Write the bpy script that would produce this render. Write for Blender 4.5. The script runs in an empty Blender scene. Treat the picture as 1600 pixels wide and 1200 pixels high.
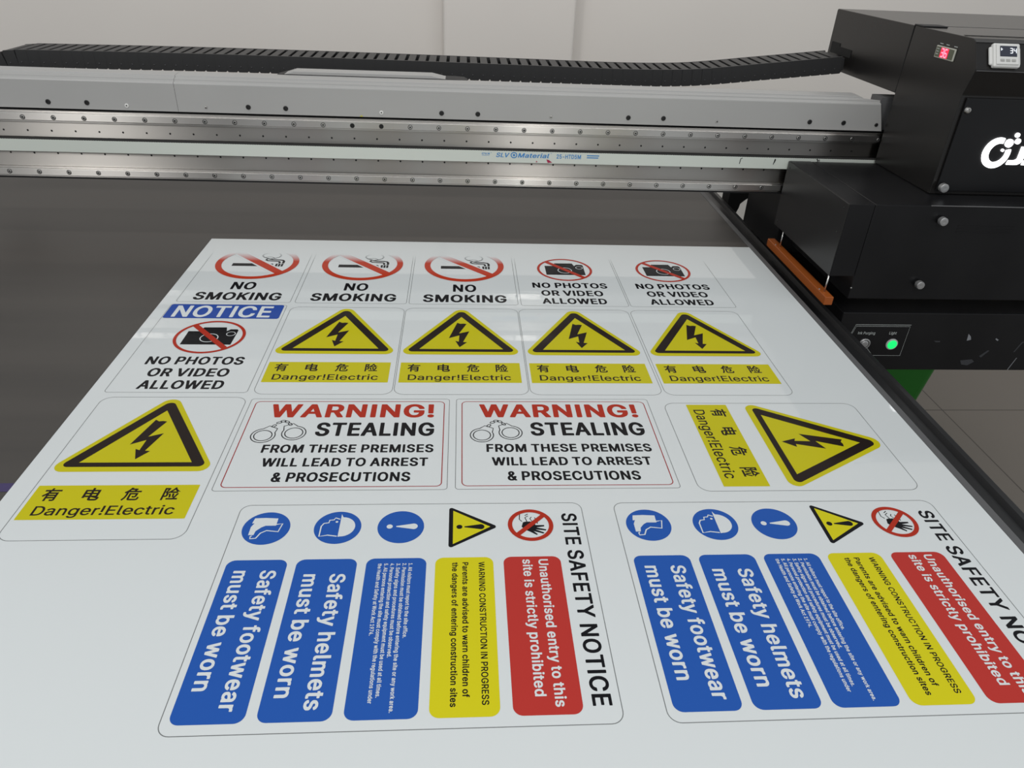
import bpy, bmesh, math, random
from mathutils import Vector, Matrix

random.seed(7)
scene = bpy.context.scene
COL = scene.collection
PI = math.pi

# ------------------------------------------------------------------ camera
CAM_Z = 0.61                       # metres above the printed sheet (z = 0)
cam_d = bpy.data.cameras.new('camera')
cam = bpy.data.objects.new('camera', cam_d)
COL.objects.link(cam)
rt = Vector((0.99761663, -0.05699827, 0.03888781))
dn = Vector((0.00302175, -0.52695754, -0.84988624))
fw = Vector((0.06893427, 0.84797816, -0.52552937))
M3 = Matrix((rt, -dn, -fw)).transposed()
cam.matrix_world = Matrix.Translation((0, 0, CAM_Z)) @ M3.to_4x4()
cam_d.sensor_width = 36.0
cam_d.lens = 1148.64 / 1600 * 36.0
cam_d.clip_start = 0.02
scene.camera = cam

# ------------------------------------------------------------------ colour management
vs = scene.view_settings
vs.view_transform = 'Standard'
vs.look = 'None'
vs.gamma = 1.0
vs.use_curve_mapping = False
vs.exposure = 0.2

# ------------------------------------------------------------------ light: soft daylight of the room, ceiling lamps and an added wall fill
world = bpy.data.worlds.new('room_light')
scene.world = world
world.use_nodes = True
bg = world.node_tree.nodes['Background']
bg.inputs[0].default_value = (0.93, 0.97, 1.0, 1)
bg.inputs[1].default_value = 0.44


def lamp(name, loc, sx, sy, power, rot=(0, 0, 0), color=(1.0, 0.985, 0.96)):
    d = bpy.data.lights.new(name, 'AREA')
    d.shape = 'RECTANGLE'
    d.size = sx
    d.size_y = sy
    d.energy = power
    d.color = color
    o = bpy.data.objects.new(name, d)
    o.location = loc
    o.rotation_euler = rot
    COL.objects.link(o)
    return o


lamp('ceiling_lamp', (0.50, -1.8, 2.0), 0.11, 3.0, 34, (0, 0, .102))
lamp('ceiling_lamp', (-2.58, -1.8, 2.0), 0.50, 3.2, 62, (0, 0, -.474))
lamp('wall_fill', (0.2, 1.2, 2.05), 3.4, 0.3, 27, (math.radians(80), 0, 0), (1.0, .97, .93))  # added unseen fill light, aimed at the back wall to brighten it

# ------------------------------------------------------------------ helpers


def link(o, parent=None):
    COL.objects.link(o)
    if parent is not None:
        o.parent = parent
    return o


def tag(o, label, cat, group=None):
    o['label'] = label
    o['category'] = cat
    if group:
        o['group'] = group
    return o


def empty(name, loc, label, cat, group=None):
    o = bpy.data.objects.new(name, None)
    o.empty_display_size = 0.05
    o.location = loc
    link(o)
    return tag(o, label, cat, group)


def material(name, color, rough=0.5, metal=0.0, emit=None, strength=1.0, spec=0.5, coat=0.0, aniso=0.0):
    m = bpy.data.materials.new(name)
    m.use_nodes = True
    b = m.node_tree.nodes['Principled BSDF']
    b.inputs['Base Color'].default_value = (*color, 1)
    b.inputs['Roughness'].default_value = rough
    b.inputs['Metallic'].default_value = metal
    b.inputs['Specular IOR Level'].default_value = spec
    b.inputs['Coat Weight'].default_value = coat
    b.inputs['Coat Roughness'].default_value = 0.05
    if emit:
        b.inputs['Emission Color'].default_value = (*emit, 1)
        b.inputs['Emission Strength'].default_value = strength
    if aniso:
        b.inputs['Anisotropic'].default_value = aniso
        t = m.node_tree.nodes.new('ShaderNodeTangent')
        t.direction_type = 'RADIAL'
        t.axis = 'X'
        m.node_tree.links.new(t.outputs[0], b.inputs['Tangent'])
    return m


def noisy(m, c1, c2, scale=(1, 1, 1), detail=3.0, nscale=5.0, rough=None, lo=0.35, hi=0.65, bump=0.0):
    """base colour wandering between two close tones; optional roughness range and fine bump"""
    nt = m.node_tree
    b = nt.nodes['Principled BSDF']
    tc = nt.nodes.new('ShaderNodeTexCoord')
    mp = nt.nodes.new('ShaderNodeMapping')
    mp.inputs['Scale'].default_value = scale
    n = nt.nodes.new('ShaderNodeTexNoise')
    n.inputs['Scale'].default_value = nscale
    n.inputs['Detail'].default_value = detail
    r = nt.nodes.new('ShaderNodeValToRGB')
    r.color_ramp.elements[0].position = lo
    r.color_ramp.elements[1].position = hi
    r.color_ramp.elements[0].color = (*c1, 1)
    r.color_ramp.elements[1].color = (*c2, 1)
    nt.links.new(tc.outputs['Object'], mp.inputs[0])
    nt.links.new(mp.outputs[0], n.inputs[0])
    nt.links.new(n.outputs[0], r.inputs[0])
    nt.links.new(r.outputs[0], b.inputs['Base Color'])
    if rough:
        mr = nt.nodes.new('ShaderNodeMapRange')
        mr.inputs[3].default_value = rough[0]
        mr.inputs[4].default_value = rough[1]
        nt.links.new(n.outputs[0], mr.inputs[0])
        nt.links.new(mr.outputs[0], b.inputs['Roughness'])
    if bump:
        bp = nt.nodes.new('ShaderNodeBump')
        bp.inputs['Strength'].default_value = bump
        bp.inputs['Distance'].default_value = 0.002
        nt.links.new(n.outputs[0], bp.inputs['Height'])
        nt.links.new(bp.outputs[0], b.inputs['Normal'])
    return m


class MB:
    """collects shapes in one bmesh and links them as ONE mesh object"""

    def __init__(self):
        self.bm = bmesh.new()
        self.mi = 0

    def _face(self, vs):
        try:
            f = self.bm.faces.new(vs)
            f.material_index = self.mi
            return f
        except ValueError:
            return None

    def box(self, x0, x1, y0, y1, z0, z1, bev=0.0, seg=2):
        t = bmesh.new()
        bmesh.ops.create_cube(t, size=1)
        for v in t.verts:
            v.co = Vector((x0 + (v.co.x + .5) * (x1 - x0), y0 + (v.co.y + .5) * (y1 - y0), z0 + (v.co.z + .5) * (z1 - z0)))
        if bev:
            bmesh.ops.bevel(t, geom=t.edges[:], offset=bev, segments=seg, affect='EDGES', profile=0.5)
        return self.merge(t)

    def merge(self, t, mat=None):
        if mat is not None:
            t.transform(mat)
        mp = {}
        for v in t.verts:
            mp[v] = self.bm.verts.new(v.co)
        for f in t.faces:
            nf = self._face([mp[v] for v in f.verts])
            if nf:
                nf.smooth = f.smooth
        t.free()
        return self

    def prism(self, pts, a0, a1, axis='x', bev=0.0, smooth=False):
        """closed 2-D outline swept along an axis. axis x: (y,z); y: (x,z); z: (x,y)"""
        t = bmesh.new()

        def P(p, a):
            if axis == 'x':
                return Vector((a, p[0], p[1]))
            if axis == 'y':
                return Vector((p[0], a, p[1]))
            return Vector((p[0], p[1], a))
        A = [t.verts.new(P(p, a0)) for p in pts]
        B = [t.verts.new(P(p, a1)) for p in pts]
        n = len(pts)
        t.faces.new(A)
        t.faces.new(list(reversed(B)))
        for i in range(n):
            f = t.faces.new([A[i], B[i], B[(i + 1) % n], A[(i + 1) % n]])
            f.smooth = smooth
        bmesh.ops.recalc_face_normals(t, faces=t.faces[:])
        if bev:
            bmesh.ops.bevel(t, geom=t.edges[:], offset=bev, segments=2, affect='EDGES', profile=0.5)
        return self.merge(t)

    def lathe(self, prof, origin, direction, n=20):
        """profile [(radius, along)] spun about direction"""
        d = Vector(direction).normalized()
        u = d.orthogonal().normalized()
        w = d.cross(u)
        o = Vector(origin)
        t = bmesh.new()
        rings = []
        for (r, a) in prof:
            if r < 1e-7:
                rings.append([t.verts.new(o + d * a)])
            else:
                rings.append([t.verts.new(o + d * a + (u * math.cos(2 * PI * k / n) + w * math.sin(2 * PI * k / n)) * r) for k in range(n)])
        for i in range(len(rings) - 1):
            A, B = rings[i], rings[i + 1]
            for k in range(n):
                k2 = (k + 1) % n
                if len(A) == 1 and len(B) == 1:
                    continue
                if len(A) == 1:
                    f = t.faces.new([A[0], B[k2], B[k]])
                elif len(B) == 1:
                    f = t.faces.new([A[k], A[k2], B[0]])
                else:
                    f = t.faces.new([A[k], A[k2], B[k2], B[k]])
        bmesh.ops.recalc_face_normals(t, faces=t.faces[:])
        return self.merge(t)

    def tube(self, pts, r, n=10):
        pts = [Vector(p) for p in pts]
        t = bmesh.new()
        rings = []
        up = Vector((0.13, 0.31, 0.94))
        for i, p in enumerate(pts):
            d = (pts[min(i + 1, len(pts) - 1)] - pts[max(i - 1, 0)]).normalized()
            u = d.cross(up)
            if u.length < 1e-3:
                u = d.orthogonal()
            u.normalize()
            w = d.cross(u)
            rings.append([t.verts.new(p + (u * math.cos(2 * PI * k / n) + w * math.sin(2 * PI * k / n)) * r) for k in range(n)])
        for a, b in zip(rings, rings[1:]):
            for k in range(n):
                f = t.faces.new([a[k], a[(k + 1) % n], b[(k + 1) % n], b[k]])
                f.smooth = True
        t.faces.new(rings[0])
        t.faces.new(list(reversed(rings[-1])))
        bmesh.ops.recalc_face_normals(t, faces=t.faces[:])
        return self.merge(t)

    # ---- flat shapes (print on a surface); drawn in the local x,y plane at height z
    def poly(self, pts, z=0.0):
        a = sum(pts[i][0] * pts[(i + 1) % len(pts)][1] - pts[(i + 1) % len(pts)][0] * pts[i][1] for i in range(len(pts)))
        if a < 0:
            pts = list(reversed(pts))
        self._face([self.bm.verts.new((p[0], p[1], z)) for p in pts])
        return self

    def strip(self, outer, inner, z=0.0):
        n = len(outer)
        A = [self.bm.verts.new((p[0], p[1], z)) for p in outer]
        B = [self.bm.verts.new((p[0], p[1], z)) for p in inner]
        for i in range(n):
            j = (i + 1) % n
            self._face([A[i], A[j], B[j], B[i]])
        return self

    def stroke(self, pts, w, z=0.0, closed=False):
        pts = [Vector((p[0], p[1])) for p in pts]
        n = len(pts)
        L, Rr = [], []
        for i in range(n):
            if closed:
                a, b = pts[i - 1], pts[(i + 1) % n]
            else:
                a, b = pts[max(i - 1, 0)], pts[min(i + 1, n - 1)]
            d = (b - a).normalized()
            nn = Vector((-d.y, d.x)) * w / 2
            L.append(pts[i] + nn)
            Rr.append(pts[i] - nn)
        m = n if closed else n - 1
        A = [self.bm.verts.new((p.x, p.y, z)) for p in L]
        B = [self.bm.verts.new((p.x, p.y, z)) for p in Rr]
        for i in range(m):
            j = (i + 1) % n
            self._face([B[i], B[j], A[j], A[i]])
        return self

    def text(self, body, x0, x1, base, cap, z=0.0, weight='B', shear=0.0):
        me = text_mesh(body, weight, shear)
        xs = [v.co.x for v in me.vertices]
        mn, mx = min(xs), max(xs)
        sx = (x1 - x0) / (mx - mn)
        sy = cap / 0.70
        t = bmesh.new()
        t.from_mesh(me)
        for v in t.verts:
            v.co = Vector((x0 + (v.co.x - mn) * sx, base + v.co.y * sy, z))
        return self.merge(t)

    def clip_y(self, y):
        g = self.bm.verts[:] + self.bm.edges[:] + self.bm.faces[:]
        bmesh.ops.bisect_plane(self.bm, geom=g, plane_co=(0, y, 0), plane_no=(0, 1, 0), clear_outer=True)
        return self

    def build(self, name, mats, parent=None, loc=None, rot=None, smooth=False, matrix=None):
        if matrix is not None:
            self.bm.transform(matrix)
        me = bpy.data.meshes.new(name)
        self.bm.to_mesh(me)
        self.bm.free()
        if not isinstance(mats, (list, tuple)):
            mats = [mats]
        for m in mats:
            me.materials.append(m)
        if smooth:
            for p in me.polygons:
                p.use_smooth = True
        o = bpy.data.objects.new(name, me)
        if loc is not None:
            o.location = loc
        if rot is not None:
            o.rotation_euler = rot
        return link(o, parent)


# letter shapes as outlines in 1/500 em: weight -> (overshoot, {letter: (advance, outlines)})
GLYPHS = {
 'B': (8, {
  '!': (115, ['83 12 79 4 67 -7 58 -10 40 -10 32 -7 21 1 15 11 14 26 21 40 32 48 40 51 58 51 74 43 82 33 83 28', '67 72 31 72 22 78 20 257 28 262 69 262 78 257 76 78']),
  '&': (241, ['229 -4 222 -8 178 -8 171 -4 161 6 147 -2 126 -9 109 -12 78 -11 64 -7 47 0 29 12 18 24 12 33 7 47 5 58 5 75 10 93 19 108 29 120 52 139 36 160 30 173 26 192 26 207 30 225 39 241 48 248 68 260 79 263 94 265 116 264 132 260 142 255 157 245 163 237 170 225 173 213 173 192 170 179 158 159 149 150 126 132 158 91 160 92 162 98 162 115 169 120 207 121 215 116 215 94 213 81 207 59 198 43 230 4 230 -2', '130 43 129 47 84 100 81 99 66 83 61 70 61 60 66 48 75 37 85 33 99 31 118 36', '94 170 110 183 115 191 119 199 119 206 113 217 109 220 101 222 90 219 84 211 80 202 80 197 84 186']),
  '-': (243, ['46 92 46 125 54 130 172 130 180 125 180 92 172 86 54 86']),
  '.': (111, ['15 8 13 13 13 28 15 33 23 43 33 49 43 52 52 52 62 49 74 42 81 33 82 27 82 14 81 8 74 -1 62 -8 58 -10 38 -10 33 -8 22 -1']),
  '0': (243, ['104 266 131 265 147 261 158 256 181 239 194 222 203 203 211 175 214 144 214 109 212 83 206 60 196 35 185 19 176 11 160 0 140 -9 124 -12 95 -11 77 -6 58 5 41 20 33 32 24 49 17 73 12 106 12 149 14 166 21 194 30 217 45 238 64 253 84 262', '117 221 106 221 98 218 89 210 83 201 72 176 68 155 66 135 67 107 70 89 79 59 86 49 94 39 101 35 110 33 120 34 129 37 137 43 145 55 155 82 160 109 159 153 151 186 145 200 137 211 129 218']),
  '1': (243, ['206 -4 199 -8 35 -8 27 -2 27 30 33 35 93 36 95 37 94 203 91 202 50 172 40 171 31 177 32 217 94 262 141 262 149 257 149 37 150 36 199 36 206 32 207 30 207 -2']),
  '2': (243, ['22 -4 21 -2 21 28 129 143 140 160 146 172 148 182 148 190 146 199 141 208 135 214 124 220 108 221 93 217 86 210 79 200 76 189 75 179 68 174 30 173 21 179 22 200 29 221 38 233 48 244 66 256 83 262 104 266 122 266 142 262 156 257 178 243 188 232 197 217 202 200 202 173 199 161 190 142 173 117 99 38 100 37 200 36 206 31 206 -2 198 -8 29 -8']),
  '3': (243, ['30 262 190 262 198 257 198 227 134 154 159 146 183 131 193 121 199 111 205 97 208 83 207 55 199 33 192 23 182 12 157 -3 139 -9 120 -12 98 -12 73 -7 50 2 38 11 26 22 16 38 11 56 10 68 18 74 59 74 65 69 70 54 82 40 92 36 106 33 123 35 139 42 148 53 153 68 153 76 149 91 141 102 133 108 120 113 110 115 75 116 67 122 67 153 120 213 122 217 30 218 23 224 23 257']),
  '4': (243, ['158 262 167 257 166 250 73 91 74 89 129 90 129 161 138 167 175 167 183 161 183 91 184 89 209 89 217 84 218 50 209 45 184 45 183 43 183 -2 182 -4 175 -8 138 -8 129 -2 129 44 17 45 8 50 8 82 111 257 120 262']),
  '5': (243, ['188 262 195 257 195 224 193 222 186 218 88 218 86 215 81 171 83 170 105 175 125 175 141 172 161 164 176 154 188 142 198 127 202 117 207 92 206 64 200 42 191 26 177 12 150 -5 134 -10 121 -12 92 -11 70 -5 59 1 43 12 30 25 21 46 18 62 18 68 26 73 67 73 73 67 73 64 78 51 88 40 100 35 113 33 130 38 141 49 148 60 151 70 152 88 148 102 140 115 132 123 120 129 111 130 96 129 83 124 68 115 54 115 31 118 23 123 22 135 36 257 45 262']),
  '6': (243, ['166 262 172 257 172 250 114 167 116 165 136 164 157 158 179 145 189 134 199 117 205 96 206 70 203 50 195 32 188 21 174 8 152 -5 136 -10 124 -12 103 -12 83 -8 66 0 50 10 38 22 28 38 23 52 21 66 21 95 24 111 32 132 45 156 114 257 123 262', '114 32 131 37 140 46 148 58 151 68 152 84 149 97 144 106 133 119 122 123 108 124 95 120 85 110 76 92 74 76 78 59 87 45 97 36']),
  '7': (243, ['44 -7 38 -2 38 6 144 217 143 218 28 218 20 224 20 257 28 262 200 262 207 257 207 220 95 -2 86 -8']),
  '8': (243, ['122 266 143 262 153 259 167 252 187 236 197 221 203 198 203 183 200 168 197 159 190 149 174 133 194 118 207 99 212 81 212 54 208 42 201 27 187 12 174 3 164 -2 143 -9 125 -12 101 -12 83 -9 67 -4 42 11 29 22 22 33 16 48 14 58 14 77 19 98 29 114 39 124 52 133 37 148 30 158 26 168 23 184 23 196 26 212 30 223 36 232 45 242 71 258 95 265', '156 65 155 78 146 95 136 104 120 109 106 109 94 106 85 101 75 88 70 74 71 58 78 47 88 38 106 33 120 33 140 39 151 51', '92 216 82 203 79 192 79 179 87 165 96 157 113 153 123 154 133 159 142 169 148 188 145 201 140 209 132 217 118 221 108 221']),
  '9': (243, ['60 -7 54 -2 54 4 112 88 110 89 96 89 85 91 67 97 50 108 38 118 28 133 21 155 21 191 23 204 29 219 40 235 50 245 75 259 91 264 104 266 122 266 142 262 162 254 175 246 185 236 195 222 199 213 205 192 206 165 203 145 193 120 182 100 113 -2 104 -8', '108 221 96 217 85 207 78 195 74 175 78 157 87 142 92 137 100 133 108 130 118 130 129 134 135 138 145 150 151 166 152 181 145 201 133 216 118 221']),
  'A': (257, ['98 262 142 262 150 257 243 4 243 -2 236 -7 194 -8 187 -4 161 63 78 63 53 -4 46 -8 5 -8 -4 -2 -2 8 87 253 90 258', '119 184 93 108 145 107 142 119']),
  'C': (272, ['183 -3 154 -11 122 -12 100 -8 83 -2 57 13 41 27 29 43 18 65 12 88 9 107 9 148 12 170 18 190 26 205 35 219 52 238 75 253 90 259 114 265 143 266 163 263 180 258 195 251 214 238 229 222 241 201 248 178 248 172 247 170 240 166 201 166 192 172 185 191 176 203 167 211 149 218 139 220 119 218 101 211 90 202 76 182 69 165 63 135 63 118 68 92 73 78 85 58 97 46 108 40 128 35 140 35 149 37 167 43 177 52 185 64 192 83 201 88 240 88 248 83 248 76 242 55 235 41 228 30 210 13']),
  'D': (268, ['20 -4 19 -2 19 258 27 262 136 262 158 257 169 253 183 246 199 236 214 221 225 205 236 181 241 157 242 107 239 88 232 63 221 42 208 27 185 10 166 1 145 -5 125 -8 27 -8', '75 37 122 38 149 45 158 51 167 60 179 80 185 99 188 115 188 141 185 157 177 179 169 192 160 202 148 210 133 215 115 218 75 218 74 217 74 38']),
  'E': (226, ['198 -4 191 -8 27 -8 19 -2 19 257 25 262 190 262 198 257 198 224 190 218 75 218 74 217 74 152 75 151 181 151 189 145 189 112 183 107 75 106 74 38 75 37 192 36 199 31 199 -2']),
  'F': (222, ['25 -7 19 -2 19 257 27 262 190 262 196 257 196 224 190 218 75 218 74 217 75 148 178 147 185 142 185 108 176 103 75 102 74 -2 66 -8']),
  'G': (277, ['96 262 113 265 142 266 162 263 183 257 208 242 225 227 239 208 246 188 249 172 242 167 200 166 193 171 181 194 176 201 167 210 160 214 148 218 128 220 104 213 92 204 79 188 71 172 67 158 63 135 64 110 71 83 83 61 96 47 107 41 119 37 141 35 160 40 169 45 177 51 187 66 195 88 193 91 138 91 131 95 129 97 129 130 131 132 138 136 242 136 251 130 250 81 243 55 237 42 227 27 209 12 190 0 172 -7 146 -12 114 -11 100 -8 84 -3 72 3 50 19 36 33 22 56 13 80 9 107 9 148 14 177 22 199 36 221 50 236 72 251']),
  'H': (275, ['20 -4 19 -2 19 258 27 262 66 262 74 257 74 154 75 153 183 153 185 154 185 257 193 262 232 262 239 258 240 257 240 -3 232 -8 193 -8 185 -2 184 108 75 108 74 107 74 -2 66 -8 27 -8']),
  'I': (109, ['27 262 66 262 74 257 74 -2 66 -8 27 -8 19 -2 19 257']),
  'K': (250, ['234 -4 227 -8 183 -8 174 -3 97 104 74 79 74 -3 66 -8 27 -8 19 -3 19 257 20 258 27 262 66 262 74 257 74 157 75 155 169 257 176 262 227 262 235 258 235 250 140 149 137 143 235 4 236 -2']),
  'L': (213, ['27 262 66 262 74 257 74 38 75 37 185 36 192 31 192 -2 185 -7 27 -8 19 -2 19 257']),
  'M': (331, ['294 258 296 257 296 -2 294 -4 287 -8 249 -8 240 -2 240 140 182 -3 175 -8 140 -8 133 -4 130 0 74 142 72 141 72 -2 64 -8 27 -8 19 -3 19 257 20 258 27 262 79 262 88 257 158 78 226 257 235 262 287 262']),
  'N': (278, ['242 258 243 257 242 -3 234 -8 190 -8 181 -2 75 165 74 163 74 -2 66 -8 27 -8 20 -4 19 -2 19 258 27 262 72 262 79 258 187 90 188 257 196 262 234 262']),
  'O': (283, ['164 -9 145 -12 113 -11 87 -4 69 5 46 22 35 35 20 60 12 88 9 107 9 148 15 180 26 205 39 225 56 240 79 255 104 263 124 266 153 265 177 259 196 250 216 237 231 220 244 200 252 179 255 165 258 144 257 101 253 78 241 50 229 32 214 16 188 0', '138 220 124 219 107 214 97 208 86 197 76 182 70 169 67 158 63 135 63 118 66 100 73 78 81 64 90 52 101 43 116 38 128 35 144 36 158 40 170 46 177 52 189 68 195 81 201 100 204 121 204 133 201 154 195 174 189 186 181 197 166 211 154 216']),
  'P': (239, ['25 -7 19 -2 19 257 27 262 131 262 156 258 174 250 190 239 199 230 209 213 213 200 216 184 216 164 212 144 207 129 198 117 190 108 174 97 160 91 133 85 75 84 74 -2 66 -8', '75 217 75 130 122 129 132 131 143 136 155 150 161 171 159 186 156 196 151 204 142 212 127 217']),
  'R': (241, ['25 262 131 262 146 261 172 252 192 238 202 228 209 216 215 196 215 156 210 139 200 122 192 114 173 100 224 6 225 -2 224 -4 217 -8 173 -8 166 -4 115 89 113 91 75 91 74 90 74 -3 66 -8 27 -8 19 -3 19 257', '75 217 75 136 123 136 143 141 150 146 156 155 159 163 161 181 157 194 151 206 147 210 133 216 122 218']),
  'S': (240, ['143 263 159 258 172 252 188 241 197 232 206 219 210 208 212 200 211 186 203 181 164 182 157 187 153 200 144 212 129 219 111 221 96 219 83 213 77 207 72 199 70 192 70 183 75 173 83 165 108 155 142 146 161 140 177 132 198 117 210 100 215 84 216 62 214 50 207 31 197 18 175 1 164 -4 145 -10 126 -12 97 -12 79 -10 62 -5 48 2 26 19 15 35 11 44 8 58 8 71 16 76 58 75 64 70 65 63 69 53 80 41 100 34 119 33 141 39 146 42 153 49 161 66 160 76 154 87 144 94 120 103 69 118 51 126 35 138 26 147 17 164 14 177 15 202 20 218 31 234 41 243 61 256 80 262 94 265 124 266']),
  'T': (241, ['132 -8 93 -8 85 -2 85 217 83 218 11 218 4 224 4 257 11 262 211 262 220 257 220 224 213 218 142 218 140 217 140 -2']),
  'U': (275, ['239 258 240 257 240 75 238 63 233 47 222 28 211 16 192 2 170 -7 149 -12 122 -12 99 -10 74 -1 53 12 38 25 29 39 22 55 19 72 19 258 27 262 66 262 74 257 74 83 76 75 83 58 90 49 97 43 115 36 134 34 148 37 162 43 175 58 183 76 185 87 185 257 193 262 232 262']),
  'V': (257, ['-3 258 5 262 45 262 54 257 120 70 121 71 185 257 194 262 234 262 243 257 243 250 240 243 151 -2 144 -7 99 -8 90 -2 -2 247 -4 251']),
  'W': (360, ['346 258 346 250 279 6 275 -4 268 -8 225 -8 216 -2 172 159 168 149 127 -2 118 -8 75 -8 66 -2 -2 244 -4 251 -4 257 -2 258 5 262 44 262 53 257 97 90 142 258 150 262 193 262 202 257 246 90 290 257 299 262 338 262']),
  'Y': (253, ['99 -8 90 -2 90 101 -3 250 -4 257 5 262 49 262 58 257 118 159 180 258 187 262 233 262 239 257 239 250 146 100 146 -2 137 -8']),
  'a': (211, ['179 -4 172 -8 135 -8 128 -4 125 0 115 -7 102 -11 90 -12 70 -12 58 -11 42 -6 25 5 18 11 9 24 4 44 4 70 7 78 13 89 20 96 33 104 44 109 71 116 119 122 124 124 126 127 126 133 123 143 118 150 114 154 101 157 93 157 77 152 69 145 61 133 53 129 46 129 17 137 10 142 9 149 14 160 25 174 45 189 64 196 82 200 111 200 136 194 159 180 167 173 172 166 178 151 180 129 180 -2', '126 80 90 76 67 69 60 62 58 56 58 50 61 42 68 35 80 31 92 31 108 36 116 44 123 55 126 66']),
  'b': (229, ['21 262 60 262 69 257 69 188 86 197 100 200 129 200 142 197 159 190 175 179 187 167 198 148 204 125 207 99 206 75 201 50 193 32 184 18 171 6 151 -6 131 -12 108 -12 86 -8 69 1 67 -4 59 -8 23 -8 14 -2 14 257', '110 31 126 35 138 47 146 60 149 70 153 92 150 116 142 136 130 151 116 156 100 155 93 153 85 146 74 127 70 113 68 100 70 76 78 52 83 45 92 36']),
  'c': (215, ['174 174 182 164 190 150 192 143 192 136 191 135 183 130 172 127 158 123 148 123 140 128 131 144 121 153 109 156 98 156 87 153 75 142 67 128 61 107 60 88 63 69 69 54 82 38 86 35 97 32 106 31 124 37 133 46 141 62 149 67 156 67 186 59 193 54 193 47 187 32 177 17 167 9 145 -5 126 -11 110 -12 97 -12 77 -10 56 -1 37 12 29 20 16 40 8 63 5 82 5 106 9 129 19 155 30 170 43 181 59 191 75 197 89 200 118 200 135 196 153 189']),
  'd': (229, ['191 262 197 257 197 -2 189 -8 153 -8 146 -4 143 2 133 -5 122 -10 105 -12 92 -12 70 -9 54 -2 38 9 25 23 17 36 8 62 5 82 6 117 12 141 20 158 29 170 41 181 64 195 78 199 117 199 128 196 143 188 144 257 152 262', '102 31 117 35 122 38 129 44 138 60 144 83 143 111 138 129 133 138 127 147 120 152 103 157 97 156 84 152 74 142 66 127 60 101 62 76 66 62 72 50 84 36']),
  'e': (219, ['82 199 123 199 138 195 151 189 167 178 177 168 188 150 194 133 197 109 197 83 191 77 62 77 61 75 66 58 74 45 84 36 98 32 109 31 125 35 132 41 141 55 150 61 158 61 183 54 193 49 194 41 188 27 174 11 156 -1 133 -10 113 -12 88 -12 72 -8 56 -1 37 12 24 25 14 43 8 62 5 82 6 115 10 132 19 155 29 168 42 180 65 194', '62 120 140 119 141 120 134 137 123 151 113 155 101 157 85 153 77 147 68 134']),
  'f': (144, ['37 -8 29 -2 29 154 27 155 0 155 -7 160 -8 192 0 197 28 198 29 225 33 241 38 250 46 257 56 264 75 271 85 273 104 273 120 271 126 268 133 263 133 257 126 233 117 227 108 227 101 229 90 227 85 219 82 208 82 199 83 197 117 197 126 192 126 161 125 160 117 155 83 155 82 154 82 -2 74 -8']),
  'g': (229, ['192 197 198 192 198 -10 196 -29 190 -44 175 -62 162 -70 150 -76 127 -82 79 -82 58 -76 47 -71 32 -61 22 -51 14 -39 14 -32 16 -30 44 -13 54 -12 63 -18 76 -33 83 -37 96 -40 110 -40 118 -38 131 -33 140 -22 144 -8 144 6 142 7 131 0 118 -4 83 -5 70 -3 55 3 38 14 28 24 19 35 13 48 8 64 5 83 5 108 7 123 11 138 18 154 29 170 41 181 62 194 78 199 117 199 126 197 143 187 145 192 153 197', '108 156 97 156 86 153 74 142 67 130 62 114 60 102 62 79 65 67 71 55 83 42 101 38 120 42 131 51 139 65 142 75 145 92 143 114 139 128 134 137 123 151']),
  'h': (222, ['21 262 60 262 69 257 69 189 82 195 100 200 133 199 147 195 166 184 172 178 181 167 187 152 190 133 190 -2 183 -7 145 -8 137 -2 136 125 132 137 126 148 117 154 108 156 97 155 84 150 75 138 71 127 69 119 69 -2 60 -8 23 -8 14 -2 14 257']),
  'i': (100, ['23 197 60 197 69 192 69 -2 60 -8 23 -8 14 -2 14 192', '9 235 9 248 13 258 26 267 33 270 50 270 60 265 71 258 75 247 75 236 70 225 58 217 50 213 34 213 25 217 13 225']),
  'k': (207, ['21 262 60 262 69 257 69 131 129 192 136 197 183 197 191 192 190 184 116 108 197 4 197 -2 191 -7 143 -8 135 -3 75 72 69 66 68 -3 60 -8 23 -8 14 -2 14 257']),
  'l': (111, ['23 262 60 262 69 257 69 43 73 34 88 35 97 29 102 7 102 -1 93 -7 83 -9 56 -9 42 -5 24 8 17 21 14 38 14 257']),
  'm': (322, ['290 -3 282 -8 245 -8 237 -2 236 133 232 143 227 151 218 155 208 157 194 153 188 148 183 139 179 127 179 -2 171 -8 134 -8 127 -4 126 -2 125 133 122 143 114 153 108 155 99 157 83 152 75 142 70 129 69 -2 60 -8 23 -8 16 -4 14 -2 15 192 23 197 59 197 67 193 69 189 83 197 93 200 122 201 142 194 160 179 179 192 196 199 205 201 231 201 250 196 267 185 274 179 281 170 285 161 289 146']),
  'n': (222, ['189 -4 182 -8 145 -8 137 -2 136 125 132 137 126 148 117 154 108 156 97 155 84 150 75 138 71 127 69 119 69 -2 60 -8 23 -8 15 -3 14 192 16 193 23 197 59 197 67 193 69 188 82 195 95 199 128 200 146 195 154 191 167 183 176 174 185 157 190 133 190 -2']),
  'o': (224, ['133 197 153 189 169 178 183 163 194 143 199 127 202 111 202 76 197 54 190 35 177 17 165 7 150 -2 133 -9 121 -12 97 -12 77 -10 56 -1 37 12 29 20 16 40 8 63 5 82 5 106 9 129 19 155 30 170 43 181 59 191 75 197 89 200 118 200', '98 156 83 151 70 135 62 111 60 88 66 62 77 43 86 35 106 31 124 37 133 46 138 53 146 74 148 96 146 110 141 127 131 144 121 153 109 156']),
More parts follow.
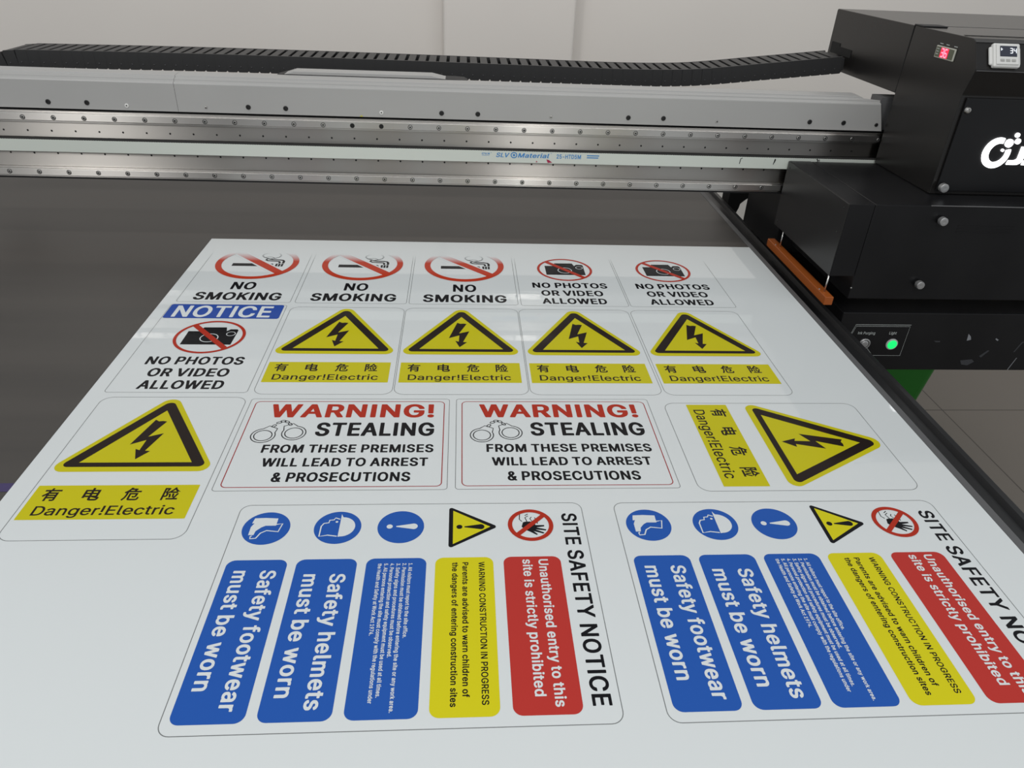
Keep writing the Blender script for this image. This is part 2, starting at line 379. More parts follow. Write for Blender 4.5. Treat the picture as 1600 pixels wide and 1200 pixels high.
  'p': (229, ['21 -79 14 -74 14 192 23 197 59 197 67 192 69 187 86 197 100 200 129 200 150 194 172 181 184 170 193 157 202 136 206 114 207 91 204 63 198 41 189 25 175 9 157 -3 142 -9 121 -12 99 -12 86 -8 69 1 69 -74 60 -79', '110 31 126 35 138 47 146 60 149 70 153 92 150 116 142 136 130 151 116 156 100 155 93 153 85 146 74 127 70 113 68 100 70 76 78 52 83 45 92 36']),
  'q': (229, ['191 -79 152 -79 144 -74 143 1 126 -8 114 -12 92 -12 70 -9 54 -2 38 9 28 19 17 36 8 62 5 82 5 107 9 131 19 157 29 170 41 181 64 195 83 200 112 200 128 196 143 187 145 192 153 197 189 197 197 192 197 -74', '102 31 117 35 122 38 129 44 138 60 144 83 143 111 138 129 133 138 127 147 120 152 103 157 97 156 84 152 74 142 66 127 60 101 62 76 66 62 72 50 84 36']),
  'r': (146, ['23 -8 14 -2 14 192 23 197 59 197 69 190 79 196 93 200 126 199 133 194 132 158 125 154 100 154 86 150 77 142 70 126 69 -2 60 -8']),
  's': (199, ['123 197 142 189 153 181 162 173 171 157 173 150 173 142 162 136 138 130 131 130 122 136 115 149 109 154 97 158 91 158 75 153 68 145 66 138 68 132 75 125 136 107 149 101 167 87 174 76 177 65 177 42 174 30 168 20 158 10 139 -3 123 -9 109 -12 83 -12 63 -10 50 -6 29 6 17 18 11 27 7 39 6 50 8 51 17 56 43 62 50 62 58 57 63 45 72 35 85 31 97 31 113 37 119 43 122 51 117 63 112 66 54 82 40 89 25 100 18 109 12 124 12 144 15 158 21 170 28 178 47 190 59 196 78 200 109 200']),
  't': (130, ['110 -7 100 -10 70 -10 52 -5 36 5 31 10 27 16 22 28 21 40 21 154 19 155 0 155 -7 160 -8 192 0 197 20 198 21 238 29 244 68 243 75 238 75 198 105 197 113 192 113 161 112 160 105 155 76 155 75 154 75 45 77 38 80 34 86 33 104 35 113 29 118 7 118 -1']),
  'u': (222, ['16 193 23 197 60 197 69 192 69 67 73 51 79 42 86 36 100 33 109 35 120 39 130 51 136 68 137 192 145 197 182 197 190 192 190 -2 189 -4 182 -8 146 -8 138 -3 136 2 122 -6 112 -9 101 -11 81 -11 69 -9 55 -4 33 11 22 27 15 52 14 192']),
  'v': (211, ['197 192 197 186 196 182 125 -2 117 -8 76 -7 69 -2 -2 183 -3 192 6 197 46 197 54 192 96 75 98 74 141 192 149 197 189 197']),
  'w': (300, ['284 192 282 180 225 -4 218 -8 181 -8 173 -3 142 102 139 96 111 -2 102 -8 66 -8 57 -2 1 182 0 192 1 193 8 197 47 197 56 192 84 89 88 95 114 192 121 197 161 197 170 192 199 89 228 192 237 197 275 197']),
  'y': (211, ['21 -78 12 -72 12 -64 19 -41 27 -35 44 -37 52 -35 60 -24 68 0 -2 183 -3 192 6 197 46 197 54 192 96 75 98 74 141 192 150 197 191 197 197 192 196 182 113 -35 107 -48 95 -62 74 -76 58 -80 32 -80']),
  ' ': (94, []),
 }),
 'H': (10, {
  '!': (121, ['88 12 84 4 76 -4 66 -10 61 -12 37 -12 31 -9 16 1 11 11 10 26 16 40 31 50 37 53 61 53 76 45 86 33 88 28', '70 71 28 71 18 78 15 257 25 264 72 264 82 257 80 78']),
  '&': (247, ['234 -4 225 -10 175 -10 167 -4 160 2 145 -6 120 -12 75 -12 63 -10 46 -3 26 10 16 20 8 33 3 47 1 58 1 75 5 93 14 108 26 121 47 139 32 160 26 173 21 192 21 207 26 225 32 237 42 247 57 257 73 264 92 267 108 267 127 264 143 257 159 246 168 237 174 225 178 213 178 192 174 179 162 159 130 131 156 100 158 103 158 116 168 122 209 122 219 117 220 94 218 81 211 59 202 43 235 4', '125 43 124 47 112 62 85 94 82 96 70 83 65 70 65 60 68 53 74 42 83 36 97 33 116 38', '96 175 105 183 111 191 114 199 114 206 112 212 108 218 103 220 99 220 92 217 88 211 85 202 85 197 88 186']),
  'A': (263, ['95 264 144 264 155 257 247 4 246 -4 238 -10 192 -10 183 -4 159 60 157 62 83 62 80 58 58 -4 49 -10 2 -10 -8 -3 -7 8 83 253 86 259', '119 170 98 110 100 109 140 109 141 110 138 119']),
  'C': (278, ['185 -5 157 -12 119 -13 97 -10 80 -4 54 12 37 27 25 43 14 65 7 88 4 107 4 148 8 170 14 190 21 205 30 219 50 239 75 256 87 261 111 267 146 268 166 265 183 260 196 254 217 240 231 225 246 201 253 178 251 170 242 164 199 164 188 171 181 191 171 203 166 208 158 212 142 217 132 218 122 216 104 209 89 196 80 182 73 165 68 135 68 118 72 92 77 78 89 58 100 48 111 42 125 38 137 37 146 38 164 45 172 52 181 64 188 83 199 90 242 90 252 83 253 76 247 55 240 41 232 30 213 12']),
  'D': (274, ['16 -4 14 -2 15 258 25 264 139 263 160 259 172 255 201 238 219 221 230 205 240 181 246 149 246 107 244 88 233 57 220 35 204 20 182 5 168 -1 143 -8 127 -10 25 -10', '80 38 119 39 146 47 155 53 162 60 174 80 180 99 183 115 183 141 180 157 173 179 164 192 153 204 141 210 130 213 112 216 80 216 79 215 79 40']),
  'E': (232, ['202 -4 193 -10 25 -10 15 -4 14 257 16 259 25 264 192 264 202 258 203 224 193 216 80 216 79 215 79 154 80 153 183 153 194 145 194 112 184 105 79 104 79 40 80 38 194 38 204 31 204 -2']),
  'F': (228, ['24 -10 14 -2 15 258 25 264 191 264 198 260 201 257 201 224 192 216 80 216 79 215 79 150 180 149 189 142 189 108 179 101 79 100 78 -3 68 -10']),
  'G': (283, ['93 263 120 268 145 268 165 265 186 258 211 244 229 227 243 208 251 188 254 172 244 165 198 164 188 170 181 188 167 205 158 212 145 216 131 218 111 213 100 207 87 192 76 172 71 158 68 135 69 110 76 83 88 61 99 49 109 43 122 38 132 37 143 38 158 42 167 46 172 51 182 66 190 88 189 89 135 89 126 95 125 97 125 130 126 132 135 138 245 138 255 131 254 81 248 55 241 42 231 27 219 15 196 0 175 -9 149 -13 120 -13 97 -10 71 1 51 13 35 29 20 50 11 74 4 107 4 148 10 177 18 199 31 221 47 238 71 254']),
  'H': (282, ['16 -4 14 -2 15 258 25 264 68 264 78 258 79 156 80 154 179 154 180 156 181 258 191 264 234 264 243 259 245 257 244 -4 234 -10 191 -10 181 -3 180 106 80 106 79 105 78 -3 68 -10 25 -10']),
  'I': (116, ['25 264 68 264 79 257 79 -2 68 -10 25 -10 14 -2 14 257']),
  'K': (256, ['239 -4 230 -10 180 -10 171 -4 97 99 79 79 78 -4 68 -10 25 -10 15 -4 14 257 16 259 25 264 68 264 78 258 79 167 80 165 164 257 175 264 230 264 239 258 239 250 145 149 141 143 240 4 240 -2']),
  'L': (220, ['25 264 68 264 79 257 79 40 80 38 187 38 196 31 196 -2 187 -10 25 -10 15 -3 14 257']),
  'M': (337, ['299 259 300 257 300 -2 299 -4 290 -10 246 -10 236 -3 236 116 234 117 187 -4 177 -10 136 -10 128 -4 126 0 78 120 77 118 76 -3 67 -10 25 -10 15 -4 14 257 16 259 25 264 82 264 91 258 158 92 222 258 233 264 290 264']),
  'N': (285, ['246 259 247 257 246 -4 237 -10 187 -10 178 -4 79 150 78 -3 68 -10 25 -10 16 -4 14 -2 15 258 25 264 75 264 83 259 182 104 183 106 183 258 193 264 237 264']),
  'O': (290, ['170 -10 148 -13 119 -13 97 -10 73 0 50 14 33 32 22 48 10 77 4 107 4 148 9 174 17 196 31 220 49 238 70 253 94 263 121 268 156 267 180 261 197 253 218 238 236 220 249 200 258 173 262 144 262 110 259 85 250 58 234 32 217 14 194 0', '135 218 122 216 109 212 100 206 90 197 80 182 75 169 71 158 68 135 68 118 71 100 77 78 85 64 95 52 104 45 118 39 131 37 142 38 156 42 167 48 178 58 190 81 196 100 199 121 199 133 196 154 190 174 184 186 177 197 163 209 151 214']),
  'P': (245, ['24 -10 14 -2 15 258 25 264 133 264 158 260 175 253 192 241 204 230 214 213 218 200 221 184 221 164 217 144 211 129 203 117 192 106 175 94 163 89 135 83 79 83 78 -3 68 -10', '79 216 79 132 119 131 129 133 141 138 150 150 156 171 154 186 151 196 146 204 140 210 125 215']),
  'R': (248, ['16 259 25 264 133 264 149 262 173 255 192 243 204 232 214 216 219 200 221 190 220 156 215 139 204 122 195 112 177 100 229 6 229 -2 228 -4 219 -10 170 -10 161 -4 116 79 109 89 80 89 79 88 79 -2 77 -4 68 -10 25 -10 15 -4 14 257', '79 216 79 138 120 138 131 139 145 146 151 155 156 171 154 190 146 206 140 211 125 215']),
  'S': (246, ['150 264 173 255 191 243 202 232 210 219 214 208 216 200 215 185 206 179 163 179 154 185 149 200 142 210 126 217 118 219 107 219 90 214 81 207 74 192 74 184 79 173 86 167 110 157 144 148 164 141 178 134 200 119 215 100 220 84 221 62 218 47 211 31 198 14 175 -1 162 -7 148 -12 129 -14 94 -14 69 -10 47 0 32 10 21 19 10 35 7 44 3 65 4 72 13 78 58 78 68 72 74 53 83 43 102 36 117 35 138 41 148 49 156 66 155 76 149 87 142 92 117 101 67 116 50 124 33 136 21 147 12 164 10 177 10 196 12 209 19 225 33 241 52 254 65 260 81 265 101 268 126 268']),
  'T': (247, ['134 -10 91 -10 81 -3 80 215 79 216 10 216 1 221 0 224 0 257 9 264 214 264 224 258 224 224 215 216 146 216 145 215 145 -2']),
  'U': (282, ['243 259 245 257 245 75 243 63 238 47 227 28 214 14 192 0 173 -9 151 -13 119 -14 96 -12 71 -3 50 10 34 25 25 39 18 55 14 72 15 258 25 264 68 264 78 258 79 78 87 58 95 48 107 41 117 38 132 36 145 38 159 45 171 58 179 76 180 87 181 258 191 264 234 264']),
  'V': (263, ['-7 258 2 264 48 264 58 258 120 84 182 258 192 264 237 264 247 258 247 250 245 243 156 -2 146 -10 96 -10 85 -2 -7 247 -8 251']),
  'W': (366, ['-8 258 2 264 47 264 56 258 97 108 137 258 147 264 197 264 206 257 246 107 286 258 296 264 341 264 350 259 351 250 280 -4 271 -10 222 -10 212 -4 174 135 171 142 130 -4 121 -10 72 -10 63 -4 59 5 -6 244']),
  ' ': (94, []),
 }),
 'M': (6, {
  'A': (252, ['99 261 141 261 148 256 238 10 240 -1 235 -6 195 -6 190 -3 165 64 163 65 76 65 73 59 50 -3 45 -6 6 -6 -1 -1 1 7 90 252 92 257', '119 193 90 106 149 105 149 108']),
  'C': (267, ['182 -1 153 -9 123 -10 100 -6 83 0 63 12 44 28 32 44 21 66 14 89 12 108 12 147 15 169 21 189 28 204 38 218 55 237 76 251 91 257 115 263 142 264 162 262 179 257 194 249 211 238 227 221 239 200 246 177 244 171 239 168 202 168 195 173 191 184 183 199 176 206 167 213 150 220 140 221 118 220 100 213 87 202 73 183 64 159 61 136 61 117 63 99 68 82 76 66 87 52 94 46 108 38 127 33 141 33 150 35 167 42 175 47 183 56 191 70 195 82 202 87 239 87 245 83 246 77 240 56 232 42 225 31 217 22 204 12']),
  'E': (221, ['193 -4 190 -6 28 -6 21 -1 21 256 26 260 189 261 196 256 196 225 189 220 73 220 71 218 71 150 73 149 180 149 187 144 187 113 180 108 72 108 71 36 73 35 191 35 196 30 196 -1']),
  'F': (217, ['26 -6 21 -1 21 256 28 261 189 260 194 256 194 225 189 220 73 220 71 218 72 146 175 146 182 141 182 109 175 104 72 104 71 -1 65 -6']),
  'G': (272, ['114 263 142 264 157 262 178 257 198 247 214 235 227 221 239 201 246 176 246 172 240 168 200 168 195 173 184 195 173 208 161 215 139 221 117 220 99 212 86 201 71 179 64 159 61 136 61 117 65 92 73 72 83 57 93 46 100 42 118 35 128 33 142 33 154 36 168 42 176 47 187 60 193 73 197 87 198 92 196 93 139 93 135 95 132 98 132 129 135 132 139 134 242 134 248 129 247 82 241 56 234 42 224 28 203 10 185 0 160 -8 145 -10 124 -10 108 -8 85 -1 64 11 42 30 33 42 20 67 13 93 12 108 12 155 19 183 30 208 43 225 52 235 68 247 90 257']),
  'I': (104, ['28 261 65 261 71 256 71 -1 65 -6 28 -6 21 -1 21 256']),
  'N': (274, ['237 -4 233 -6 191 -6 184 -1 72 176 71 175 71 -1 65 -6 28 -6 22 -2 21 256 25 259 28 261 71 261 78 256 189 81 190 82 190 256 197 261 233 261 240 257 240 -1']),
  'O': (279, ['163 -7 144 -10 114 -9 88 -2 70 7 49 23 38 36 23 61 14 89 12 108 12 147 18 179 28 204 42 224 58 239 80 253 105 262 125 264 152 263 176 257 195 249 213 236 229 219 241 199 249 178 253 164 255 143 254 102 250 79 239 50 227 33 211 17 197 7 183 0', '139 221 123 221 106 215 93 208 83 198 73 183 68 170 64 159 61 136 61 117 63 99 70 77 78 63 88 51 99 43 108 38 127 33 140 33 159 38 168 43 179 51 191 67 198 80 204 100 206 120 206 134 204 155 198 175 191 187 184 198 174 208 167 213 155 218']),
  'P': (234, ['26 -6 21 -1 21 256 28 261 130 261 155 256 173 249 187 238 196 229 207 212 211 200 213 183 213 165 210 145 204 130 196 117 187 109 173 99 152 90 132 87 72 86 71 -1 65 -6', '72 219 72 128 123 128 133 130 147 136 157 149 163 170 162 187 158 197 154 205 145 213 128 219']),
  'R': (236, ['26 260 130 261 145 259 171 250 190 238 199 227 207 215 212 195 212 157 207 140 197 123 190 115 170 102 169 100 222 5 222 -1 219 -4 216 -6 174 -6 168 -3 116 93 73 93 71 92 71 -2 65 -6 28 -6 22 -2 21 256', '72 219 72 134 124 134 144 139 153 145 159 154 162 162 163 170 163 182 160 195 154 207 150 211 142 215 123 220']),
  'S': (235, ['133 263 158 257 171 250 185 240 195 231 203 218 207 207 209 199 208 187 202 183 165 184 160 188 156 200 147 212 130 221 110 223 99 221 86 217 74 208 67 192 67 183 69 176 78 166 90 160 160 138 176 130 195 116 205 104 211 91 213 75 212 56 208 41 199 25 192 17 174 3 158 -4 134 -10 98 -11 84 -9 63 -3 49 4 29 20 18 36 14 45 11 58 10 70 17 74 57 74 62 69 62 62 67 52 77 40 87 35 99 32 120 31 142 37 150 42 155 48 163 65 162 77 156 88 145 96 121 104 70 119 52 128 38 138 29 148 20 165 17 178 18 201 23 217 34 233 43 242 58 252 68 257 89 262 105 264']),
  'T': (236, ['131 -6 94 -6 88 -1 88 218 86 220 12 220 7 225 7 256 12 260 210 261 217 256 217 225 212 220 139 220 138 218 138 -1']),
  'U': (271, ['234 259 238 256 238 75 236 64 231 48 222 33 208 17 191 4 169 -5 148 -10 123 -11 100 -8 75 1 59 10 41 26 35 35 26 54 21 73 22 257 28 261 65 261 71 256 71 82 73 74 80 58 88 48 93 43 110 35 124 32 135 32 156 37 166 43 178 57 186 75 188 86 188 256 194 261 231 261']),
  'W': (355, ['0 257 6 261 43 261 50 256 97 78 144 256 150 261 192 261 196 259 199 256 201 250 245 81 247 78 292 256 300 261 337 261 342 257 344 251 274 -1 267 -6 225 -6 218 -1 172 169 171 170 124 -1 117 -6 75 -6 69 -2 1 245 -1 252']),
  'Y': (248, ['100 -6 93 -1 92 102 -1 251 -1 256 6 261 48 261 55 256 118 153 183 257 188 261 232 260 237 256 236 251 143 102 143 -1 136 -6']),
  ' ': (94, []),
 }),
 'R': (4, {
  '!': (105, ['77 14 73 6 63 -3 57 -5 42 -5 35 -3 27 3 21 13 21 25 27 38 35 44 42 46 57 46 67 41 75 32 77 26', '66 77 33 77 29 80 26 255 30 258 67 258 71 255 70 80']),
  '-': (234, ['52 93 52 123 56 126 170 126 174 123 174 93 170 90 56 90']),
  '2': (234, ['28 -2 27 0 28 26 135 142 147 158 152 170 154 180 154 192 152 200 147 209 142 216 136 220 125 224 117 226 106 226 90 221 79 212 73 201 70 191 69 181 66 178 32 178 28 181 28 192 30 206 35 219 44 232 54 242 69 252 84 258 97 261 120 262 141 258 153 253 172 241 179 233 190 216 196 198 196 175 193 163 184 143 167 119 137 85 87 33 88 32 196 32 200 29 200 0 196 -4 31 -4']),
  '5': (234, ['185 258 188 255 188 225 185 223 81 222 74 162 75 161 84 165 100 170 123 171 135 169 149 165 170 152 182 140 191 125 199 103 201 91 201 73 199 60 194 44 185 28 171 13 149 0 133 -5 119 -7 93 -6 72 0 50 13 37 27 27 48 25 67 28 69 64 68 67 66 67 62 72 50 82 38 98 30 115 29 133 35 142 41 147 47 154 58 157 68 158 90 154 104 143 121 131 130 122 133 113 135 94 133 82 129 67 120 33 122 29 125 29 133 43 255 47 258']),
  'D': (258, ['26 -2 25 0 25 255 29 258 125 258 156 253 180 242 197 230 208 219 216 208 228 183 234 160 236 147 235 100 227 69 215 46 204 31 192 21 177 11 154 2 123 -4 29 -4', '69 32 116 32 133 35 146 39 160 46 173 58 185 78 191 97 194 113 194 142 191 158 183 181 175 194 167 204 150 215 134 220 117 222 69 222 68 221 68 33']),
  'E': (216, ['192 -2 189 -4 29 -4 25 0 25 255 28 258 188 258 192 255 192 225 188 222 69 222 68 221 69 147 179 146 183 143 183 114 179 111 69 110 68 33 69 32 189 32 193 29 193 0']),
  'H': (265, ['233 -2 230 -4 195 -4 191 0 191 111 190 112 69 112 68 0 64 -4 29 -4 26 -1 25 255 26 257 29 258 64 258 68 255 68 150 69 148 190 148 191 150 191 255 195 258 230 258 233 256 234 0']),
  'I': (100, ['64 258 68 255 68 0 64 -4 29 -4 25 0 25 255 29 258']),
  'L': (203, ['29 258 64 258 68 255 68 33 69 32 182 32 186 29 186 0 183 -3 29 -4 25 0 25 255']),
  'M': (321, ['288 257 289 255 289 0 288 -2 285 -4 250 -4 246 0 247 179 178 2 176 -1 173 -4 142 -4 137 0 67 178 66 0 62 -4 29 -4 26 -1 25 255 26 257 29 258 77 258 82 255 158 58 170 94 232 254 237 258 285 258']),
  'P': (229, ['28 -3 25 0 25 255 29 258 129 258 154 254 170 247 183 238 193 228 203 211 207 199 210 183 210 166 206 146 200 131 192 118 183 110 170 101 151 93 131 89 69 89 68 0 64 -4', '69 222 68 126 124 125 141 129 150 134 161 148 167 169 165 188 162 198 157 206 148 215 129 221']),
  'T': (231, ['130 -4 95 -4 91 0 91 221 90 222 14 223 11 225 11 255 14 258 209 258 213 255 213 225 210 223 135 222 134 221 134 0']),
  'a': (202, ['173 -2 170 -4 137 -4 133 0 133 9 132 11 117 0 104 -5 88 -8 65 -7 42 0 26 11 21 17 15 25 11 40 10 62 12 72 16 82 26 94 42 103 56 108 83 113 121 118 130 121 132 125 131 138 129 145 124 152 116 158 103 162 92 162 75 157 62 147 56 136 51 133 19 142 15 145 17 151 25 166 36 177 49 185 66 192 83 196 109 196 134 190 153 179 161 171 165 164 171 150 174 127 174 0', '132 86 88 80 73 77 63 73 55 66 52 58 52 48 55 40 63 32 78 27 93 27 111 33 122 42 129 53 132 64']),
  'c': (205, ['158 179 169 171 179 158 186 142 184 136 156 128 150 128 146 131 138 146 131 153 123 157 104 162 85 157 78 154 69 144 60 130 54 101 54 79 57 67 63 52 75 38 84 31 100 27 108 27 125 32 136 40 143 50 146 59 150 62 185 54 187 49 181 33 171 19 161 11 149 2 132 -4 108 -8 89 -7 79 -5 59 2 43 13 29 29 19 48 14 65 12 83 12 113 15 127 26 153 37 168 50 179 63 188 84 195 117 196 127 194 142 189']),
  'e': (209, ['83 195 121 195 136 190 148 185 161 176 173 163 182 149 188 132 191 108 191 84 188 82 55 81 54 80 60 57 68 43 79 34 96 28 111 27 129 32 138 39 147 53 151 56 182 50 187 47 188 42 182 29 167 12 147 0 132 -5 111 -8 90 -7 74 -4 59 2 43 13 30 27 20 45 14 64 12 83 12 113 16 130 26 153 35 167 48 179 67 190', '54 116 56 114 147 114 148 117 145 129 140 139 128 154 115 160 100 162 83 157 70 148 59 131']),
  'g': (220, ['189 193 192 190 192 -8 189 -27 183 -42 168 -60 158 -66 148 -72 125 -78 81 -78 59 -72 50 -67 38 -59 29 -50 21 -39 21 -33 22 -32 47 -17 52 -17 57 -20 71 -36 86 -43 94 -45 112 -45 127 -40 137 -35 147 -22 150 -9 150 17 149 19 131 5 120 1 111 -1 84 -1 72 2 58 7 44 16 34 25 26 37 19 50 14 66 12 85 12 106 13 121 17 136 24 152 35 168 47 179 64 190 80 195 110 196 123 193 141 183 150 175 151 176 151 190 154 193', '103 162 84 157 77 154 68 144 60 132 55 116 54 104 54 88 55 77 59 66 65 53 74 43 81 38 100 33 111 34 122 37 129 41 138 50 145 63 148 73 151 90 149 116 145 130 140 139 135 147 125 156 114 160']),
  'h': (212, ['24 258 58 258 62 255 63 177 78 188 93 194 102 196 126 196 144 191 152 187 165 178 174 165 180 150 184 131 184 0 181 -3 147 -4 143 0 143 120 141 132 137 142 129 153 123 157 110 161 95 160 78 152 68 140 64 129 62 121 62 0 58 -4 25 -4 21 0 21 255']),
  'i': (90, ['25 193 58 193 62 190 62 0 58 -4 25 -4 21 0 21 190', '15 237 15 246 20 256 30 264 35 265 49 265 57 262 64 256 69 245 68 234 63 226 55 220 48 218 36 218 29 220 20 227']),
  'k': (197, ['24 258 58 258 62 255 63 117 139 193 181 193 185 190 184 186 115 117 108 108 188 6 191 0 188 -3 145 -4 141 -1 76 81 62 67 62 -1 58 -4 25 -4 21 0 21 255']),
  'l': (102, ['25 258 58 258 62 255 62 42 65 34 67 31 72 29 86 30 90 27 96 0 92 -2 88 -4 58 -4 43 0 30 9 26 17 21 30 21 255']),
  'n': (212, ['183 -2 180 -4 147 -4 143 0 143 120 141 132 137 142 129 153 123 157 110 161 95 160 78 152 68 140 64 129 62 121 62 0 58 -4 25 -4 21 -1 21 190 22 191 25 193 58 193 62 190 62 177 63 176 78 188 93 194 102 196 126 196 135 194 150 188 160 181 170 172 179 155 184 131 184 0']),
  'r': (137, ['25 -4 21 0 21 190 25 193 58 193 62 190 62 180 63 179 77 190 91 195 124 195 127 192 126 160 123 158 98 159 81 153 71 143 63 128 62 0 58 -4']),
  't': (121, ['108 -3 98 -5 72 -5 54 0 38 12 34 17 29 30 27 42 27 158 25 160 2 160 -1 162 -2 190 2 193 25 193 27 194 27 236 31 239 66 239 69 236 69 194 103 193 107 190 107 163 106 161 103 160 70 160 69 158 69 43 71 36 75 31 83 29 102 30 107 27 112 5 111 0']),
  'u': (212, ['22 191 25 193 58 193 62 190 63 60 68 48 76 37 84 32 98 29 111 30 126 38 136 50 140 59 143 74 143 190 147 193 180 193 183 191 184 0 183 -2 180 -4 147 -3 144 0 144 13 142 14 137 9 120 -1 100 -6 83 -6 71 -4 57 1 39 13 28 29 21 54 21 190']),
  ' ': (94, []),
 }),
}
CAP = 254.5
_tc = {}


def text_mesh(body, weight, shear):
    """filled flat mesh of one line of lettering, cap height 0.70, baseline at 0"""
    k = (body, weight, shear)
    if k in _tc:
        return _tc[k]
    c = bpy.data.curves.new('lettering_outline', 'FONT' if body[0] > '\u2fff' else 'CURVE')
    if body[0] > '\u2fff':
        c.body = body
        c.offset = .022
        c.resolution_u = 3
    else:
        c.dimensions = '2D'
        c.fill_mode = 'BOTH'
        ry, G = GLYPHS[weight]
        sc = .70 / (CAP + 2 * ry)
        pen = 0
        for ch in body:
            adv, outs = G[ch]
            for ln in outs:
                v = [int(q) for q in ln.split()]
                sp = c.splines.new('POLY')
                n = len(v) // 2
                sp.points.add(n - 1)
                for i in range(n):
                    x, y = (v[2 * i] + pen) * sc, (v[2 * i + 1] + ry) * sc
                    sp.points[i].co = (x + shear * y, y, 0, 1)
                sp.use_cyclic_u = True
            pen += adv
    o = bpy.data.objects.new('lettering_outline', c)
    COL.objects.link(o)
    dg = bpy.context.evaluated_depsgraph_get()
    dg.update()
    me = bpy.data.meshes.new_from_object(o.evaluated_get(dg))
    bpy.data.objects.remove(o)
    bpy.data.curves.remove(c)
    _tc[k] = me
    return me


def circle(cx, cy, r, n=64, ry=None):
    ry = ry or r
    return [(cx + r * math.cos(2 * PI * k / n), cy + ry * math.sin(2 * PI * k / n)) for k in range(n)]


def rpoly(pts, r, seg=7):
    """polygon with rounded corners"""
    out = []
    n = len(pts)
    for i in range(n):
        p = Vector(pts[i])
        a = (Vector(pts[i - 1]) - p).normalized()
        b = (Vector(pts[(i + 1) % n]) - p).normalized()
        rr = r[i] if isinstance(r, (list, tuple)) else r
        ang = math.acos(max(-1, min(1, a.dot(b))))
        d = rr / math.tan(ang / 2)
        c = p + (a + b).normalized() * (rr / math.sin(ang / 2))
        s = p + a * d - c
        e = p + b * d - c
        a0 = math.atan2(s.y, s.x)
        a1 = math.atan2(e.y, e.x)
        da = (a1 - a0 + PI) % (2 * PI) - PI
        for k in range(seg + 1):
            t = a0 + da * k / seg
            out.append((c.x + rr * math.cos(t), c.y + rr * math.sin(t)))
    return out


def rrect(x0, y0, x1, y1, r, seg=7):
    return rpoly([(x0, y0), (x1, y0), (x1, y1), (x0, y1)], r, seg)


def structure(o):
    o['kind'] = 'structure'
    return o


# ------------------------------------------------------------------ materials
M = {}
M['wall'] = noisy(material('wall_paint', (.7, .68, .65), .75), (.70, .665, .63), (.73, .695, .655), nscale=1.3)
M['floor'] = material('floor_tile', (.1, .09, .08), .22)
M['black'] = noisy(material('black_powder_coat', (.009, .009, .01), .3, spec=.26), (.008, .008, .009), (.011, .011, .012), nscale=6, rough=(.25, .36))
M['upper'] = material('black_upper_housing', (.012, .011, .0105), .26, spec=.4)
M['black_dull'] = material('black_matt', (.01, .01, .011), .6)
M['black_top'] = material('black_satin_top', (.012, .012, .013), .3)
M['pit'] = material('dark_hole', (.004, .004, .004), .8)
M['rubber'] = material('chain_plastic', (.024, .024, .025), .5)
M['cover'] = noisy(material('grey_cover_paint', (.38, .378, .37), .38), (.372, .37, .363), (.395, .393, .385), nscale=3)
M['steel'] = material('brushed_rail_steel', (.56, .54, .515), .30, 1.0, aniso=1.0)
M['plate'] = material('milled_plate_steel', (.45, .43, .405), .40, 1.0, aniso=1.0)
M['bolt'] = material('bolt_steel', (.5, .49, .47), .3, 1.0)
M['darkbolt'] = material('blackened_bolt', (.03, .03, .03), .4, .6)
M['belt'] = material('white_belt', (.60, .64, .59), .5)
M['tooth'] = material('belt_teeth', (.02, .02, .02), .7)
M['beltblue'] = material('belt_blue_ink', (.04, .22, .52), .5)
M['pen'] = material('pen_mark', (.02, .02, .02), .7)
M['magenta'] = material('magenta_ink_stain', (.35, .01, .06), .6)
M['yellowstain'] = material('yellow_ink_stain', (.55, .5, .05), .6)
M['bed'] = noisy(material('anodised_bed', (.06, .056, .052), .42), (.048, .043, .039), (.064, .057, .051), scale=(.5, 6, 1), nscale=2.5, rough=(.34, .46))
M['edge'] = material('bed_edge_metal', (.13, .13, .133), .5, .2)
M['rail'] = material('table_side_rail', (.017, .017, .018), .35)
M['tape'] = material('purple_tape', (.05, .035, .12), .5)
M['sheet'] = material('gloss_white_sheet', (.70, .735, .74), .028, spec=.45)
M['orange'] = material('orange_bumper', (.36, .09, .016), .35)
M['rod'] = material('bright_rod', (.75, .74, .72), .25, 1.0)
M['knob'] = material('thumb_screw_steel', (.42, .42, .42), .38, .7)
M['green'] = material('green_bin_plastic', (.012, .16, .012), .4)
M['white'] = material('white_plastic', (.72, .72, .70), .4)
M['greybtn'] = material('grey_button', (.42, .42, .40), .5)
M['lcd'] = material('lcd_glass', (.035, .04, .06), .15)
M['lcdtext'] = material('lcd_digits', (.8, .85, .9), .5, emit=(.8, .85, .9), strength=.7)
M['ledframe'] = material('display_frame', (.5, .5, .44), .5)
M['ledback'] = material('display_face', (.10, .11, .07), .3)
M['ledred'] = material('led_red_window', (.6, .02, .05), .3, emit=(1, .02, .07), strength=.75)
M['leddigit'] = material('led_digits', (1, .3, .4), .3, emit=(1, .22, .32), strength=1.3)
M['logo'] = material('backlit_logo', (1, 1, 1), .4, emit=(1, 1, 1), strength=2.6)
M['lightgreen'] = material('lit_green_button', (.02, .45, .12), .3, emit=(.0, .95, .17), strength=.8)
M['marking'] = material('panel_marking', (.42, .45, .44), .5)
M['scuff'] = material('paint_scuff', (.22, .23, .25), .6)
M['haze'] = material('paint_haze', (.035, .037, .042), .6)


